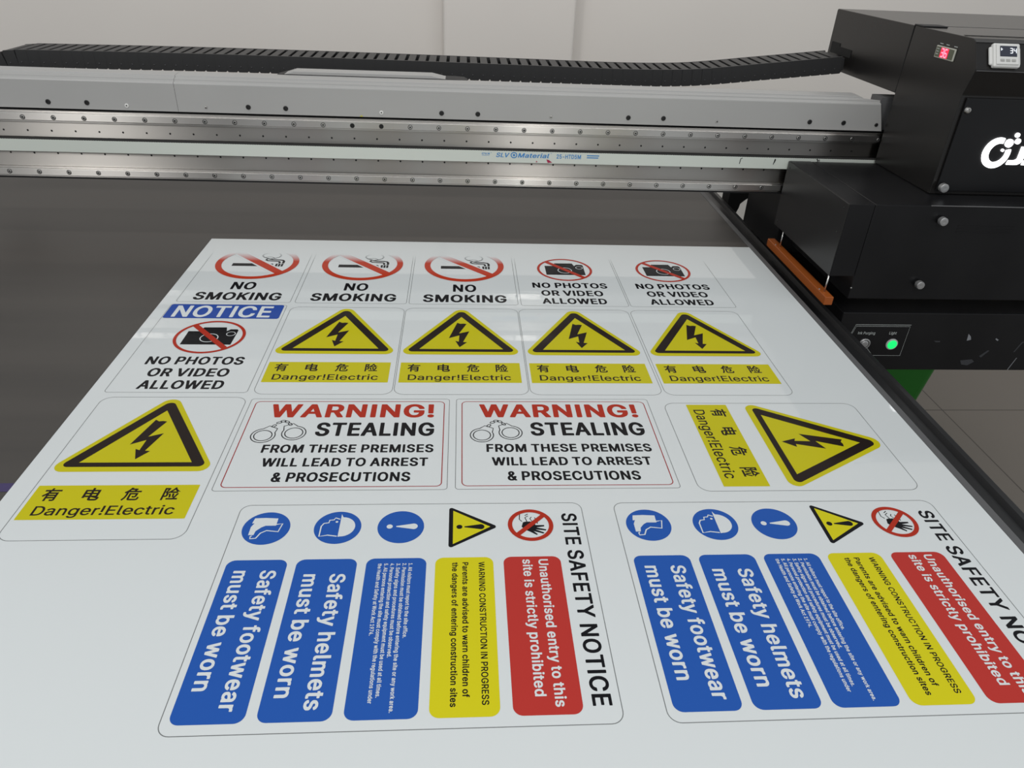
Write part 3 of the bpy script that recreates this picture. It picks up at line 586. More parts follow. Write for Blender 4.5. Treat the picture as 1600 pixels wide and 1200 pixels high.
def fade_ink(name, color, paper, y0, y1):
    """ink that runs out towards the unprinted end of the sheet"""
    m = material(name, color, .1, spec=.07)
    nt = m.node_tree
    b = nt.nodes['Principled BSDF']
    tc = nt.nodes.new('ShaderNodeTexCoord')
    sp = nt.nodes.new('ShaderNodeSeparateXYZ')
    mr = nt.nodes.new('ShaderNodeMapRange')
    mr.inputs[1].default_value = y0
    mr.inputs[2].default_value = y1
    mx = nt.nodes.new('ShaderNodeMix')
    mx.data_type = 'RGBA'
    mx.inputs[6].default_value = (*color, 1)
    mx.inputs[7].default_value = (*paper, 1)
    nt.links.new(tc.outputs['Object'], sp.inputs[0])
    nt.links.new(sp.outputs['Y'], mr.inputs[0])
    nt.links.new(mr.outputs[0], mx.inputs[0])
    nt.links.new(mx.outputs[2], b.inputs['Base Color'])
    return m


PAPER = (.70, .735, .745)
INK = {
    'black': material('black_ink', (.010, .010, .012), .1, spec=.07),
    'brown': material('brown_black_ink', (.022, .015, .013), .1, spec=.07),
    'red': material('red_ink', (.44, .032, .015), .1, spec=.07),
    'panelred': material('panel_red_ink', (.49, .042, .034), .1, spec=.07),
    'yellow': material('yellow_ink', (.58, .525, .012), .1, spec=.07),
    'brightyellow': material('lemon_ink', (.66, .60, .014), .1, spec=.07),
    'blue': material('blue_ink', (.022, .10, .42), .1, spec=.07),
    'notice': material('notice_blue_ink', (.025, .075, .36), .1, spec=.07),
    'white': material('white_ink', PAPER, .1, spec=.07),
    'cut': material('cut_line_ink', (.17, .18, .18), .3),
    'thinred': material('border_red_ink', (.35, .03, .03), .1, spec=.07),
    'fadered': fade_ink('fading_red_ink', (.50, .045, .018), PAPER, .200, .243),
    'fadegrey': fade_ink('fading_black_ink', (.012, .012, .014), PAPER, .205, .25),
    'fadecut': fade_ink('fading_cut_line_ink', (.17, .18, .18), PAPER, .2, .25),
}

# floor: large grey-brown tiles with thin joints
nt = M['floor'].node_tree
b = nt.nodes['Principled BSDF']
tc = nt.nodes.new('ShaderNodeTexCoord')
mp = nt.nodes.new('ShaderNodeMapping')
mp.inputs['Location'].default_value = (-1.85, -2.255, 0)
br = nt.nodes.new('ShaderNodeTexBrick')
br.offset = 0.0
br.inputs['Color1'].default_value = (.20, .175, .15, 1)
br.inputs['Color2'].default_value = (.19, .167, .144, 1)
br.inputs['Mortar'].default_value = (.07, .06, .052, 1)
br.inputs['Scale'].default_value = 1.0
br.inputs['Mortar Size'].default_value = .0025
br.inputs['Brick Width'].default_value = .6
br.inputs['Row Height'].default_value = .6
nt.links.new(tc.outputs['Object'], mp.inputs[0])
nt.links.new(mp.outputs[0], br.inputs[0])
nt.links.new(br.outputs[0], b.inputs['Base Color'])

# ------------------------------------------------------------------ the room
FZ = -0.90
m = MB()
m.box(-4, 4.5, -3, 3.2, FZ - .05, FZ)
structure(m.build('floor', M['floor']))
m = MB()
m.box(-4, 4.5, 3.0, 3.2, FZ, 2.1)
m.box(-.068, .408, 2.93, 3.05, FZ, 2.1, bev=.012, seg=3)
structure(m.build('wall_back', M['wall']))

# ------------------------------------------------------------------ flatbed table
tbl = empty('flatbed_table', (0, .7, FZ), 'wide dark grey flatbed printer table under the white sheet', 'printer table')
off = Vector((0, -.7, -FZ))


def tbuild(m, name, mat, parent=tbl):
    return m.build(name, mat, parent, matrix=Matrix.Translation(off))


m = MB()
m.box(-1.75, .674, -.80, 2.42, -.045, -.003, bev=.002)
tbuild(m, 'bed_surface', M['bed'])
m = MB()
m.box(.6741, .6870, -.80, 2.42, -.045, -.0035, bev=.0012)
o = tbuild(m, 'edge_strip', M['edge'])
o['label'] = 'mid grey metal edge strip'
m = MB()
m.prism([(.6872, -.06), (.762, -.06), (.762, -.036), (.757, -.032), (.748, -.032), (.743, -.040), (.700, -.040), (.694, -.030), (.6872, -.030)], -.80, 2.42, axis='y')
o = tbuild(m, 'side_rail', M['rail'])
o['label'] = 'black channelled side rail'
m = MB()
m.box(-1.6, .60, -.6, 2.3, -.16, -.05, bev=.004)
tbuild(m, 'base_frame', M['black_dull'])
for lx in (-1.45, .45):
    for ly in (-.45, 2.1):
        m = MB()
        m.box(lx - .05, lx + .05, ly - .05, ly + .05, FZ + .002, -.155, bev=.004)
        m.lathe([(0, 0), (.06, 0), (.06, .012), (.03, .02), (.03, .05)], (lx, ly, FZ + .0005), (0, 0, 1))
        tbuild(m, 'leg', M['black_dull'])

m = MB()
m.box(-1.2, -.535, .7335, .7495, -.0029, -.0026)
tag(m.build('masking_tape', M['tape']), 'thin purple tape strip lying on the dark bed at the left', 'tape')

# ------------------------------------------------------------------ the printed sheet and its signs
SX0, SX1, SY0, SY1 = -.5545, .671, -.75, 1.5945
sheet = empty('printed_sheet', (0, 0, 0), 'large glossy white sheet printed with rows of safety signs on the printer bed', 'printed sheet')
m = MB()
m.box(SX0, SX1, SY0, SY1, -.0028, 0.0, bev=.0004, seg=1)
m.build('board', M['sheet'], sheet)

Z1, Z2, Z3, Z4 = .00012, .00024, .00036, .00048


def cut_outline(w, h, r, lw=.0008, top_open=False, y_clip=None):
    m = MB()
    if y_clip:
        pts = rrect(0, 0, w, h, r)
        m.strip(pts, rrect(lw, lw, w - lw, h - lw, r - lw), Z1)
        m.clip_y(y_clip)
    else:
        m.strip(rrect(0, 0, w, h, r), rrect(lw, lw, w - lw, h - lw, r - lw), Z1)
    return m


def copy_sign(proto, loc, rot=0.0, label=None):
    r = proto.copy()
    COL.objects.link(r)
    r.parent = sheet
    r.location = loc
    r.rotation_euler = (0, 0, rot)
    if label:
        r['label'] = label
    for ch in list(proto.children):
        c = ch.copy()
        COL.objects.link(c)
        c.parent = r
    return r


# --- no smoking signs (three in the top row, their ink fading at the unfinished end)
def no_smoking(loc):
    w, yc = .2085, .2425
    s = cut_outline(w, .30, .006, y_clip=yc).build('no_smoking_sign', INK['fadecut'], sheet, loc=loc)
    s['label'] = 'no smoking sign with fading red ring'
    cx, cy, R, r = .1055, .1898, .0836, .0714
    m = MB()
    k = 24
    m.poly([(.0565, .1718), (.0565, .1862), (.1375, .1862), (.1415, .1718)], Z1)
    for x in (.1435, .1492, .1550):
        m.poly([(x, .1718), (x, .1862), (x + .0042, .1862), (x + .0042, .1718)], Z1)
    # curls of smoke
    m.stroke([(.1572, .188), (.1572, .1995), (.1545, .2045), (.1480, .2065), (.1330, .2075), (.1250, .2105)], .0050, Z1)
    m.stroke([(.1495, .188), (.1495, .1955), (.1470, .1985), (.1400, .1995), (.1240, .2015), (.1190, .2060), (.1205, .2110), (.1250, .2130)], .0044, Z1)
    m.stroke([(.1225, .2135), (.1130, .2190), (.1075, .2270), (.1080, .2350), (.1130, .2405), (.1200, .2440)], .0030, Z1)
    m.stroke([(.1260, .2110), (.1360, .2150), (.1430, .2210), (.1455, .2290), (.1430, .2380), (.1380, .2440)], .0030, Z1)
    m.stroke([(.1130, .2190), (.1230, .2220), (.1290, .2210), (.1360, .2150)], .0024, Z1)
    m.clip_y(yc).build('cigarette', INK['fadegrey'], s)
    m = MB()
    a = math.radians(45)
    hw = .0092
    d = Vector((math.sin(a), -math.cos(a)))
    n = Vector((math.cos(a), math.sin(a)))
    c = Vector((cx + .002, cy + .002))
    m.poly([tuple(c + d * t + n * u) for t, u in ((-r, -hw - .004), (r, -hw - .004), (r, hw + .004), (-r, hw + .004))], Z2)
    m.clip_y(yc).build('bar_outline', INK['white'], s)
    m = MB()
    m.poly([tuple(c + d * t + n * u) for t, u in ((-r - .002, -hw), (r + .002, -hw), (r + .002, hw), (-r - .002, hw))], Z3)
    m.strip(circle(cx, cy, R, 96), circle(cx, cy, r, 96), Z4)
    m.clip_y(yc).build('prohibition_ring', INK['fadered'], s)
    m = MB()
    m.text('NO', .0830, .1288, .0575, .0345, Z1, 'H')
    m.text('SMOKING', .0262, .1870, .0100, .0335, Z1, 'H')
    m.build('lettering', INK['black'], s)
    return s


ns = no_smoking((-.5285, 1.2703, 0))
ns['label'] = 'no smoking sign at the left end of the top row'
copy_sign(ns, (-.3122, 1.2703, 0), label='no smoking sign second from the left in the top row')
copy_sign(ns, (-.0998, 1.2703, 0), label='no smoking sign beside the no photos signs')


# --- no photos signs
def no_photo(loc, notice):
    w = .2095
    h = .3035
    yc = None if notice else .2385
    s = cut_outline(w, h, .006, y_clip=yc).build('no_photo_sign', INK['cut'] if notice else INK['fadecut'], sheet, loc=loc)
    cx, cy = .1042, .1775
    m = MB()
    m.poly([(cx - .041, cy + .0195), (cx - .023, cy + .0195), (cx - .0185, cy + .034), (cx + .0195, cy + .0345), (cx + .023, cy + .0205),
            (cx + .0255, cy + .024), (cx + .028, cy + .0275), (cx + .0395, cy + .0275), (cx + .042, cy + .0235), (cx + .0415, cy - .028), (cx - .041, cy - .028)], Z1)
    m.build('camera_icon', INK['black'], s)
    m = MB()
    m.strip(circle(cx, cy - .0045, .0152), circle(cx, cy - .0045, .0136), Z2)
    m.strip(circle(cx + .0325, cy + .0105, .0078), circle(cx + .0325, cy + .0105, .0066), Z2)
    m.build('lens_outline', INK['white'], s)
    m = MB()
    R, r = .0585, .0533
    a = math.radians(41)
    d = Vector((math.sin(a), -math.cos(a)))
    n = Vector((math.cos(a), math.sin(a)))
    c = Vector((cx, cy))
    hw = .0050
    m.poly([tuple(c + d * t + n * u) for t, u in ((-r - .001, -hw), (r + .001, -hw), (r + .001, hw), (-r - .001, hw))], Z3)
    m.strip(circle(cx, cy, R, 96), circle(cx, cy, r, 96), Z4)
    m.build('prohibition_ring', INK['red'], s)
    m = MB()
    m.text('NO PHOTOS', .0290, .1815, .0835, .0250, Z1, 'H')
    m.text('OR VIDEO', .0440, .1675, .0465, .0250, Z1, 'H')
    m.text('ALLOWED', .0425, .1690, .0100, .0250, Z1, 'H')
    m.build('lettering', INK['black'], s)
    if notice:
        m = MB()
        m.poly(rrect(.0018, .2462, .2045, .3025, .005), Z2)
        m.build('blue_band', INK['notice'], s)
        m = MB()
        m.text('NOTICE', .0150, .1870, .2510, .0455, Z3, 'B')
        o = m.build('heading', INK['white'], s)
    return s


npz = no_photo((.1140, 1.2683, 0), False)
npz['label'] = 'no photos sign in the top row beside the no smoking signs'
copy_sign(npz, (.3265, 1.2688, 0), label='no photos sign at the right end of the top row')
nn_ = no_photo((-.5320, .9570, 0), True)
nn_['label'] = 'no photos sign under a blue band reading NOTICE'


# --- electric danger signs
def danger_sign(loc):
    w, h = .2090, .3010
    s = cut_outline(w, h, .0165).build('electric_danger_sign', INK['cut'], sheet, loc=loc)
    m = MB()
    m.poly(rpoly([(-.0035, .1247), (.2090, .1247), (.1035, .3095)], [.0125, .0125, .0150]), Z1)
    m.build('yellow_triangle', INK['yellow'], s)
    m = MB()
    inner = [(.0325, .1435), (.1750, .1435), (.1036, .2652)]
    outer = rpoly([(.0098, .1345), (.1965, .1345), (.1035, .2935)], [.0065, .0065, .0085], 7)
    inn = []
    for p in inner:
        inn += [p] * 8
    # ring of quads between the rounded outer outline and the sharp inner one
    A = [m.bm.verts.new((p[0], p[1], Z2)) for p in outer]
    B = [m.bm.verts.new((p[0], p[1], Z2)) for p in inner]
    n = len(A)
    for i in range(n):
        j = (i + 1) % n
        bi, bj = B[i // 8], B[j // 8]
        m._face([A[i], A[j], bj, bi] if bi is not bj else [A[i], A[j], bi])
    m.build('triangle_border', INK['brown'], s)
    m = MB()
    m.poly([(.0960, .2415), (.1015, .2375), (.1070, .2385), (.1128, .2370), (.0995, .2005), (.1178, .2087), (.1065, .1690), (.1135, .1680), (.1005, .1502),
            (.0930, .1728), (.0990, .1700), (.1000, .1930), (.0818, .1826)], Z2)
    m.build('lightning_bolt', INK['brown'], s)
    m = MB()
    m.poly(rrect(.0050, .0350, .1995, .0975, .001), Z1)
    m.build('label_band', INK['yellow'], s)
    m = MB()
    m.text('Danger!Electric', .0190, .1830, .0425, .0165, Z2, 'R')
    for ch, x in (('有', .0165), ('电', .0650), ('危', .1125), ('险', .1595)):
        m.text(ch, x, x + .0205, .0708, .0175, Z2)
    m.build('lettering', INK['brown'], s)
    return s


d0 = danger_sign((-.3143, .9525, 0))
d0['label'] = 'yellow electric danger sign beside the NOTICE sign'
copy_sign(d0, (-.1035, .9525, 0), label='yellow electric danger sign second from the left in its row of four')
copy_sign(d0, (.1070, .9522, 0), label='yellow electric danger sign third from the left in its row')
copy_sign(d0, (.3195, .9520, 0), label='yellow electric danger sign at the right end of its row')
copy_sign(d0, (-.5270, .6435, 0), label='yellow electric danger sign below the NOTICE sign at the left edge')
copy_sign(d0, (.3090, .9300, 0), rot=-PI / 2, label='yellow electric danger sign turned sideways')


# --- stealing warnings
def warning_sign(loc):
    w, h = .2940, .2125
    s = cut_outline(w, h, .005).build('stealing_warning_sign', INK['cut'], sheet, loc=loc)
    m = MB()
    lw = .0013
    x0, y0, x1, y1 = .0082, .0065, .2868, .2055
    m.strip(rrect(x0, y0, x1, y1, .008), rrect(x0 + lw, y0 + lw, x1 - lw, y1 - lw, .008 - lw), Z1)
    m.build('red_border', INK['thinred'], s)
    m = MB()
    m.text('WARNING!', .0345, .2715, .1630, .0345, Z1, 'H')
    m.build('heading', INK['red'], s)
    m = MB()
    m.text('STEALING', .1070, .2730, .1172, .0325, Z1, 'H')
    m.text('FROM THESE PREMISES', .0425, .2735, .0790, .0182, Z1, 'H')
    m.text('WILL LEAD TO ARREST', .0490, .2670, .0490, .0182, Z1, 'H')
    m.text('& PROSECUTIONS', .0685, .2455, .0175, .0190, Z1, 'H')
    m.build('lettering', INK['black'], s)
    m = MB()
    t = .0014
    for (cx, cy, sgn) in ((.0370, .1185, 1), (.0780, .1245, -1)):
        m.stroke(circle(cx, cy, .0122, 40), t, Z1, True)
        # outer rim, opening towards the chain where the lock housing sits
        a0 = math.radians(62 if sgn > 0 else 118)
        gap = math.radians(38)
        arc = []
        for k in range(41):
            an = a0 + gap + (2 * PI - 2 * gap) * k / 40
            arc.append((cx + .0164 * math.cos(an), cy + .0164 * math.sin(an)))
        tip = Vector((math.cos(a0), math.sin(a0)))
        nrm = Vector((-tip.y, tip.x))
        c = Vector((cx, cy))
        L = c + tip * .0225 + nrm * .0068
        Rr = c + tip * .0225 - nrm * .0068
        arc += [tuple(Rr)] + [tuple(L)]
        m.stroke(arc, t, Z1, True)
    for k in range(5):
        u = k / 4
        x = .0475 + u * .0215
        y = .1418 + .0098 * math.sin(PI * u) + .004 * u
        an = math.radians(50 - 100 * u)
        pts = []
        for q in circle(0, 0, .0036, 16, .0021):
            pts.append((x + q[0] * math.cos(an) - q[1] * math.sin(an), y + q[0] * math.sin(an) + q[1] * math.cos(an)))
        m.stroke(pts, .0013, Z1, True)
    m.build('handcuffs_icon', INK['black'], s)
    return s


w0 = warning_sign((-.3112, .7280, 0))
w0['label'] = 'stealing warning sign with handcuffs, the left one of the two'
copy_sign(w0, (-.0075, .7282, 0), label='stealing warning sign with handcuffs next to the sideways danger sign')


# --- site safety notices, printed sideways
def site_sign(loc):
    w, h = .3035, .4165
    s = cut_outline(w, h, .0125).build('site_safety_sign', INK['cut'], sheet, loc=loc, rot=(0, 0, -PI / 2))
    ua, ub = .0925, .2925
    vs_ = (.0075, .0838, .1608, .2377, .3147)
    ve_ = (.0737, .1505, .2277, .3030, .3800)
    mats = ('blue', 'blue', 'blue', 'brightyellow', 'panelred')
    for i, (nm) in enumerate(('footwear_panel', 'helmet_panel', 'rules_panel', 'construction_panel', 'entry_panel')):
        m = MB()
        m.poly(rrect(ua, vs_[i], ub, ve_[i], .0095), Z1)
        m.build(nm, INK[mats[i]], s)
    m = MB()
    m.text('SITE SAFETY NOTICE', .0200, .2845, .3893, .0185, Z1, 'B')
    m.build('heading', INK['black'], s)
    m = MB()
    m.text('Safety footwear', .1085, .2805, .0475, .0170, Z2, 'B')
    m.text('must be worn', .1085, .2585, .0180, .0170, Z2, 'B')
    m.build('footwear_lettering', INK['white'], s)
    m = MB()
    m.text('Safety helmets', .1150, .2812, .1235, .0170, Z2, 'B')
    m.text('must be worn', .1150, .2678, .0945, .0170, Z2, 'B')
    m.build('helmet_lettering', INK['white'], s)
    m = MB()
    m.text('Unauthorised entry to this', .0970, .2845, .3545, .0110, Z2, 'B')
    m.text('site is strictly prohibited', .0970, .2730, .3362, .0110, Z2, 'B')
    m.build('entry_lettering', INK['white'], s)
    m = MB()
    lines = ('1. All visitors must report to the site office.', '2. Permission must be obtained before entering the site or any work area.',
             '3. Safety signs and procedures must be observed.', '4. Personal protection and safety equipment must be used at all times.',
             '5. All persons entering the site must comply with the regulations under', 'the Health and Safety at Work Act 1974.')
    ends = (.2030, .2860, .2260, .2700, .2760, .1992)
    for i, (ln, e) in enumerate(zip(lines, ends)):
        m.text(ln, .1005, e, .2080 - i * .00680, .0043, Z2, 'B')
    m.build('rules_lettering', INK['white'], s)
    m = MB()
    m.text('WARNING CONSTRUCTION IN PROGRESS', .1000, .2805, .2863, .0067, Z2, 'M')
    m.text('Parents are advised to warn children of', .1003, .2720, .2682, .0066, Z2, 'B')
    m.text('the dangers of entering construction sites', .1003, .2818, .2567, .0066, Z2, 'B')
    m.build('warning_lettering', INK['black'], s)
    u0 = .0410
    # footwear pictogram: white boot with an outlined toe on a blue disc
    m = MB()
    m.poly(circle(u0, .0378, .0275, 64), Z1)
    m.build('footwear_disc', INK['blue'], s)
    m = MB()
    c = (u0, .0378)
    m.poly([(c[0] + -0.0170, c[1] + -0.0165), (c[0] + -0.0175, c[1] + -0.0040), (c[0] + -0.0165, c[1] + 0.0108), (c[0] + -0.0040, c[1] + 0.0106), (c[0] + -0.0040, c[1] + -0.0016), (c[0] + -0.0010, c[1] + -0.0060), (c[0] + 0.0050, c[1] + -0.0110), (c[0] + 0.0116, c[1] + -0.0120), (c[0] + 0.0116, c[1] + -0.0180), (c[0] + -0.0020, c[1] + -0.0180), (c[0] + -0.0085, c[1] + -0.0152), (c[0] + -0.0080, c[1] + -0.0180), (c[0] + -0.0120, c[1] + -0.0175)], Z2)
    m.stroke([(c[0] + -0.0060, c[1] + 0.0106), (c[0] + -0.0074, c[1] + 0.0177), (c[0] + 0.0063, c[1] + 0.0150), (c[0] + 0.0042, c[1] + 0.0014), (c[0] + 0.0085, c[1] + -0.0048), (c[0] + 0.0170, c[1] + -0.0083), (c[0] + 0.0175, c[1] + -0.0147), (c[0] + 0.0140, c[1] + -0.0150), (c[0] + 0.0128, c[1] + -0.0135)], .0016, Z2)
    m.build('boot_icon', INK['white'], s)
    # helmet pictogram: white helmet dome above an outlined face
    m = MB()
    m.poly(circle(u0, .1208, .0275, 64), Z1)
    m.build('helmet_disc', INK['blue'], s)
    m = MB()
    c = (u0, .1208)
    dome = [(c[0] + .0165 * math.cos(k * PI / 16), c[1] + .0045 + .0158 * math.sin(k * PI / 16)) for k in range(17)]
    m.poly([(c[0] - .0230, c[1] + .0020)] + list(reversed([(p[0] - .001, p[1]) for p in dome])) + [(c[0] + .0160, c[1] + .0020)], Z2)
    m.stroke([(c[0] + .0150, c[1] + .0010), (c[0] + .0130, c[1] - .0100), (c[0] + .0150, c[1] - .0195), (c[0] - .0020, c[1] - .0195), (c[0] - .0070, c[1] - .0170),
              (c[0] - .0080, c[1] - .0115), (c[0] - .0125, c[1] - .0110), (c[0] - .0130, c[1] - .0060), (c[0] - .0165, c[1] - .0045), (c[0] - .0140, c[1] + .0010)], .0016, Z2)
    m.poly(circle(c[0] - .0095, c[1] - .0022, .0016, 14), Z2)
    m.build('helmet_icon', INK['white'], s)
    # mandatory pictogram: exclamation mark
    m = MB()
    m.poly(circle(u0, .1950, .0275, 64), Z1)
    m.build('mandatory_disc', INK['blue'], s)

    def bang(m, u, dot_v, v0, v1, wd, z):
        m.poly(circle(u, dot_v, .0036, 20), z)
        r = wd / 2
        pts = [(u - .0008, v0), (u + .0008, v0)]
        for k in range(9):
            an = PI * k / 8
            pts.append((u + r * math.cos(an), v1 - r + r * math.sin(an)))
        m.poly(pts, z)
    m = MB()
    bang(m, u0 - .0005, .1818, .1896, .2150, .0096, Z2)
    m.build('exclamation_mark', INK['white'], s)
    # warning triangle
    m = MB()
    ou = rpoly([(.0060, .2520), (.0785, .2520), (.0423, .3110)], .0030, 7)
    inn = [(.0135, .2570), (.0710, .2570), (.0423, .3015)]
    A = [m.bm.verts.new((p[0], p[1], Z1)) for p in ou]
    B = [m.bm.verts.new((p[0], p[1], Z1)) for p in inn]
    n = len(A)
    for i in range(n):
        j = (i + 1) % n
        bi, bj = B[i // 8], B[j // 8]
        m._face([A[i], A[j], bj, bi] if bi is not bj else [A[i], A[j], bi])
    bang(m, .0423, .2646, .2705, .2945, .0088, Z2)
    m.build('triangle_border', INK['black'], s)
    m = MB()
    m.poly(inn, Z1)
    m.build('yellow_triangle', INK['brightyellow'], s)
    # prohibition sign: raised hand behind a red bar
    c = Vector((u0 - .001, .3502))
    m = MB()
    hp = [(-.0045, -.0090), (.0030, -.0110), (.0075, -.0080), (.0120, -.0010), (.0175, .0062), (.0160, .0076), (.0108, .0028), (.0152, .0142), (.0134, .0158), (.0080, .0054),
          (.0100, .0176), (.0080, .0186), (.0045, .0066), (.0028, .0165), (.0005, .0164), (.0004, .0060), (-.0035, .0050), (-.0060, .0000), (-.0058, -.0060)]
    m.poly([(c.x + p[0], c.y + p[1]) for p in hp], Z1)
    for st in ([(-.0200, -.0120), (-.0100, -.0130), (-.0060, -.0100)], [(-.0130, .0060), (-.0080, .0070), (-.0065, .0020), (-.0110, .0000), (-.0140, .0020)],
               [(-.0075, .0085), (-.0020, .0085)], [(-.0060, -.0040), (-.0130, -.0060), (-.0160, -.0020)], [(-.0130, .0100), (-.0125, .0140)], [(-.0165, -.0060), (-.0195, -.0020)]):
        m.stroke([(c.x + p[0], c.y + p[1]) for p in st], .0011, Z1)
    m.build('hand_icon', INK['black'], s)
    m = MB()
    R, r = .0275, .0222
    a = math.radians(45)
    d = Vector((math.sin(a), -math.cos(a)))
    nn = Vector((math.cos(a), math.sin(a)))
    hw = .0030
    m.poly([tuple(c + d * t + nn * q) for t, q in ((-r - .001, -hw), (r + .001, -hw), (r + .001, hw), (-r - .001, hw))], Z2)
    m.strip(circle(c.x, c.y, R, 64), circle(c.x, c.y, r, 64), Z3)
    m.build('prohibition_ring', INK['red'], s)
    return s


s0 = site_sign((-.2662, .7015, 0))
s0['label'] = 'sideways site safety notice, whole, at the bottom middle'
copy_sign(s0, (.1905, .7005, 0), rot=-PI / 2, label='sideways site safety notice at the bottom right, cut by the picture edge')

# ------------------------------------------------------------------ gantry beam
GY = 1.617
beam = empty('gantry_beam', (0, GY, -.5), 'grey and steel gantry beam spanning above the printer bed', 'gantry beam')
boff = Matrix.Translation((0, -GY, .5))


def gb(m, name, mat, parent=beam, smooth=False):
    return m.build(name, mat, parent, matrix=boff, smooth=smooth)


m = MB()
m.box(-1.95, 1.45, 1.6305, 1.70, .1235, .30, bev=.001, seg=1)
m.box(-1.95, 1.45, 1.618, 1.6305, .1207, .1268)
gb(m, 'beam_body', M['black_dull'])

prof = [(1.6300, .2645), (1.6170, .2645), (1.6170, .3185), (1.6176, .3203), (1.6188, .3213), (1.6240, .3230), (1.6246, .3236), (1.6250, .3262),
        (1.6258, .3268), (1.6330, .3284), (1.6336, .3290), (1.6342, .3316), (1.6350, .3322), (1.6610, .3338), (1.6640, .3330), (1.6720, .3330), (1.6740, .3310), (1.6740, .3010), (1.6300, .3010)]


def cover(x0, x1, tilt0=0.0, cut=False):
    t = MB()
    t.prism(prof, x0, x1)
    if cut:
        for v in t.bm.verts:
            if v.co.x > x1 - .001:
                if v.co.y > 1.63:
                    v.co.x -= .028 + max(0, (v.co.z - .326)) * 2.2
                elif v.co.z < .3:
                    v.co.x += .018
    return t


c_left = gb(cover(-1.95, -.5822), 'front_cover', M['cover'])
c_right = gb(cover(-.5815, .902, cut=True), 'front_cover', M['cover'])
m = MB()
m.box(.905, 1.45, 1.628, 1.672, .2650, .3320)
gb(m, 'end_cover', M['edge'])  # dimmer grey than the front covers: shade put into the colour

for k, (x, z, big) in enumerate(((-.8362, .277, 1), (-.7605, .2774, 1), (-.4396, .2774, 1), (-.364, .277, 1), (-.0428, .2763, 1), (.0331, .2765, 1), (.3543, .2778, 1), (.4305, .2785, 1), (.7532, .2798, 1), (.8293, .2798, 1), (.9040, .2775, 0))):
    m = MB()
    r = .0050 if big else .0040
    m.lathe([(r, 0), (r, .0008), (r * .8, .0016), (r * .55, .0016), (r * .5, .0004), (0, .0004)], (x, 1.6169, z), (0, -1, 0), 18)
    gb(m, 'cover_screw', M['darkbolt'], c_left if x < -.58 else c_right)
for x, z, mt in ((-.683, .2737, 'white'), (-.525, .2744, 'bolt'), (-.168, .274, 'white'), (.1885, .2746, 'bolt'), (.5479, .2757, 'bolt')):
    m = MB()
    rr = .0042 if mt == 'white' else .0028
    m.lathe([(rr, 0), (rr * .9, .0009), (rr * .45, .0012), (rr * .4, .0005), (0, .0005)], (x, 1.6169, z), (0, -1, 0), 16)
    m.mi = 1
    m.lathe([(rr * .32, .0007), (0, .0007)], (x, 1.6169, z), (0, -1, 0), 10)
    o = gb(m, 'cover_rivet', [M[mt], M['pit']], c_left if x < -.58 else c_right)
    o['label'] = 'small pale rivet'


def rail_profile(z0, z1):
    yf = 1.6050
    return [(1.6175, z0), (1.6100, z0), (1.6100, z0 + .0018), (yf + .0008, z0 + .0034), (yf, z0 + .0042), (yf, z1 - .0042), (yf + .0008, z1 - .0034), (1.6100, z1 - .0018), (1.6100, z1), (1.6175, z1)]


def rail_bolt(x, z, parent, empty_hole=False):
    m = MB()
    m.mi = 0
    m.lathe([(.0048, 0), (.0048, .0003), (.0040, .0003), (.0038, 0)], (x, 1.6049, z), (0, -1, 0), 18)
    if not empty_hole:
        m.mi = 1
        m.lathe([(.0036, 0), (.0036, .0005), (.0031, .0009), (.0018, .0009), (.0016, .0004)], (x, 1.6049, z), (0, -1, 0), 16)
        m.mi = 0
        m.lathe([(.0017, .0005), (0, .0005)], (x, 1.6049, z), (0, -1, 0), 6)
    else:
        m.mi = 0
        m.lathe([(.0040, .0003), (0, .0003)], (x, 1.6049, z), (0, -1, 0), 16)
    gb(m, 'rail_bolt', [M['pit'], M['bolt']], parent)


for (z0, z1, zb, xs, n, holes) in ((.2390, .2604, .2487, -.8885, 31, (11, 12)), (.1268, .1474, .1378, -.9474, 32, ())):
    m = MB()
    m.prism(rail_profile(z0, z1), -1.95, 1.45)
    rl = gb(m, 'linear_rail', M['steel'])
    for k in range(n):
        rail_bolt(xs + .06 * k, zb, rl, k in holes)
for (z0, z1, zb) in ((.2077, .2389, .2203), (.1475, .1825, .1746)):
    m = MB()
    m.box(-1.95, 1.45, 1.6150, 1.6300, z0, z1, bev=.0006, seg=1)
    pl = gb(m, 'mounting_plate', M['plate'])
    for k in range(39):
        x = -.9388 + .04743 * k
        if x > .90:
            break
        m = MB()
        m.lathe([(.0020, 0), (.0018, .0003), (0, .0003)], (x, 1.6149, zb), (0, -1, 0), 12)
        gb(m, 'threaded_hole', M['pit'], pl)
# drive belt with teeth along its upper edge
m = MB()
m.box(-1.95, 1.45, 1.6045, 1.6070, .1805, .2046)
m.mi = 1
k = 0
x = -1.0
while x < .95:
    m.box(x, x + .0026, 1.6052, 1.6068, .2046, .2056)
    x += .005
m.box(-1.95, 1.45, 1.6071, 1.6120, .2046, .2076)
belt = gb(m, 'drive_belt', [M['belt'], M['tooth']])


def facing(loc):
    """local x,y of flat lettering turned to stand upright facing -y"""
    return Matrix.Translation(loc) @ Matrix.Rotation(PI / 2, 4, 'X')


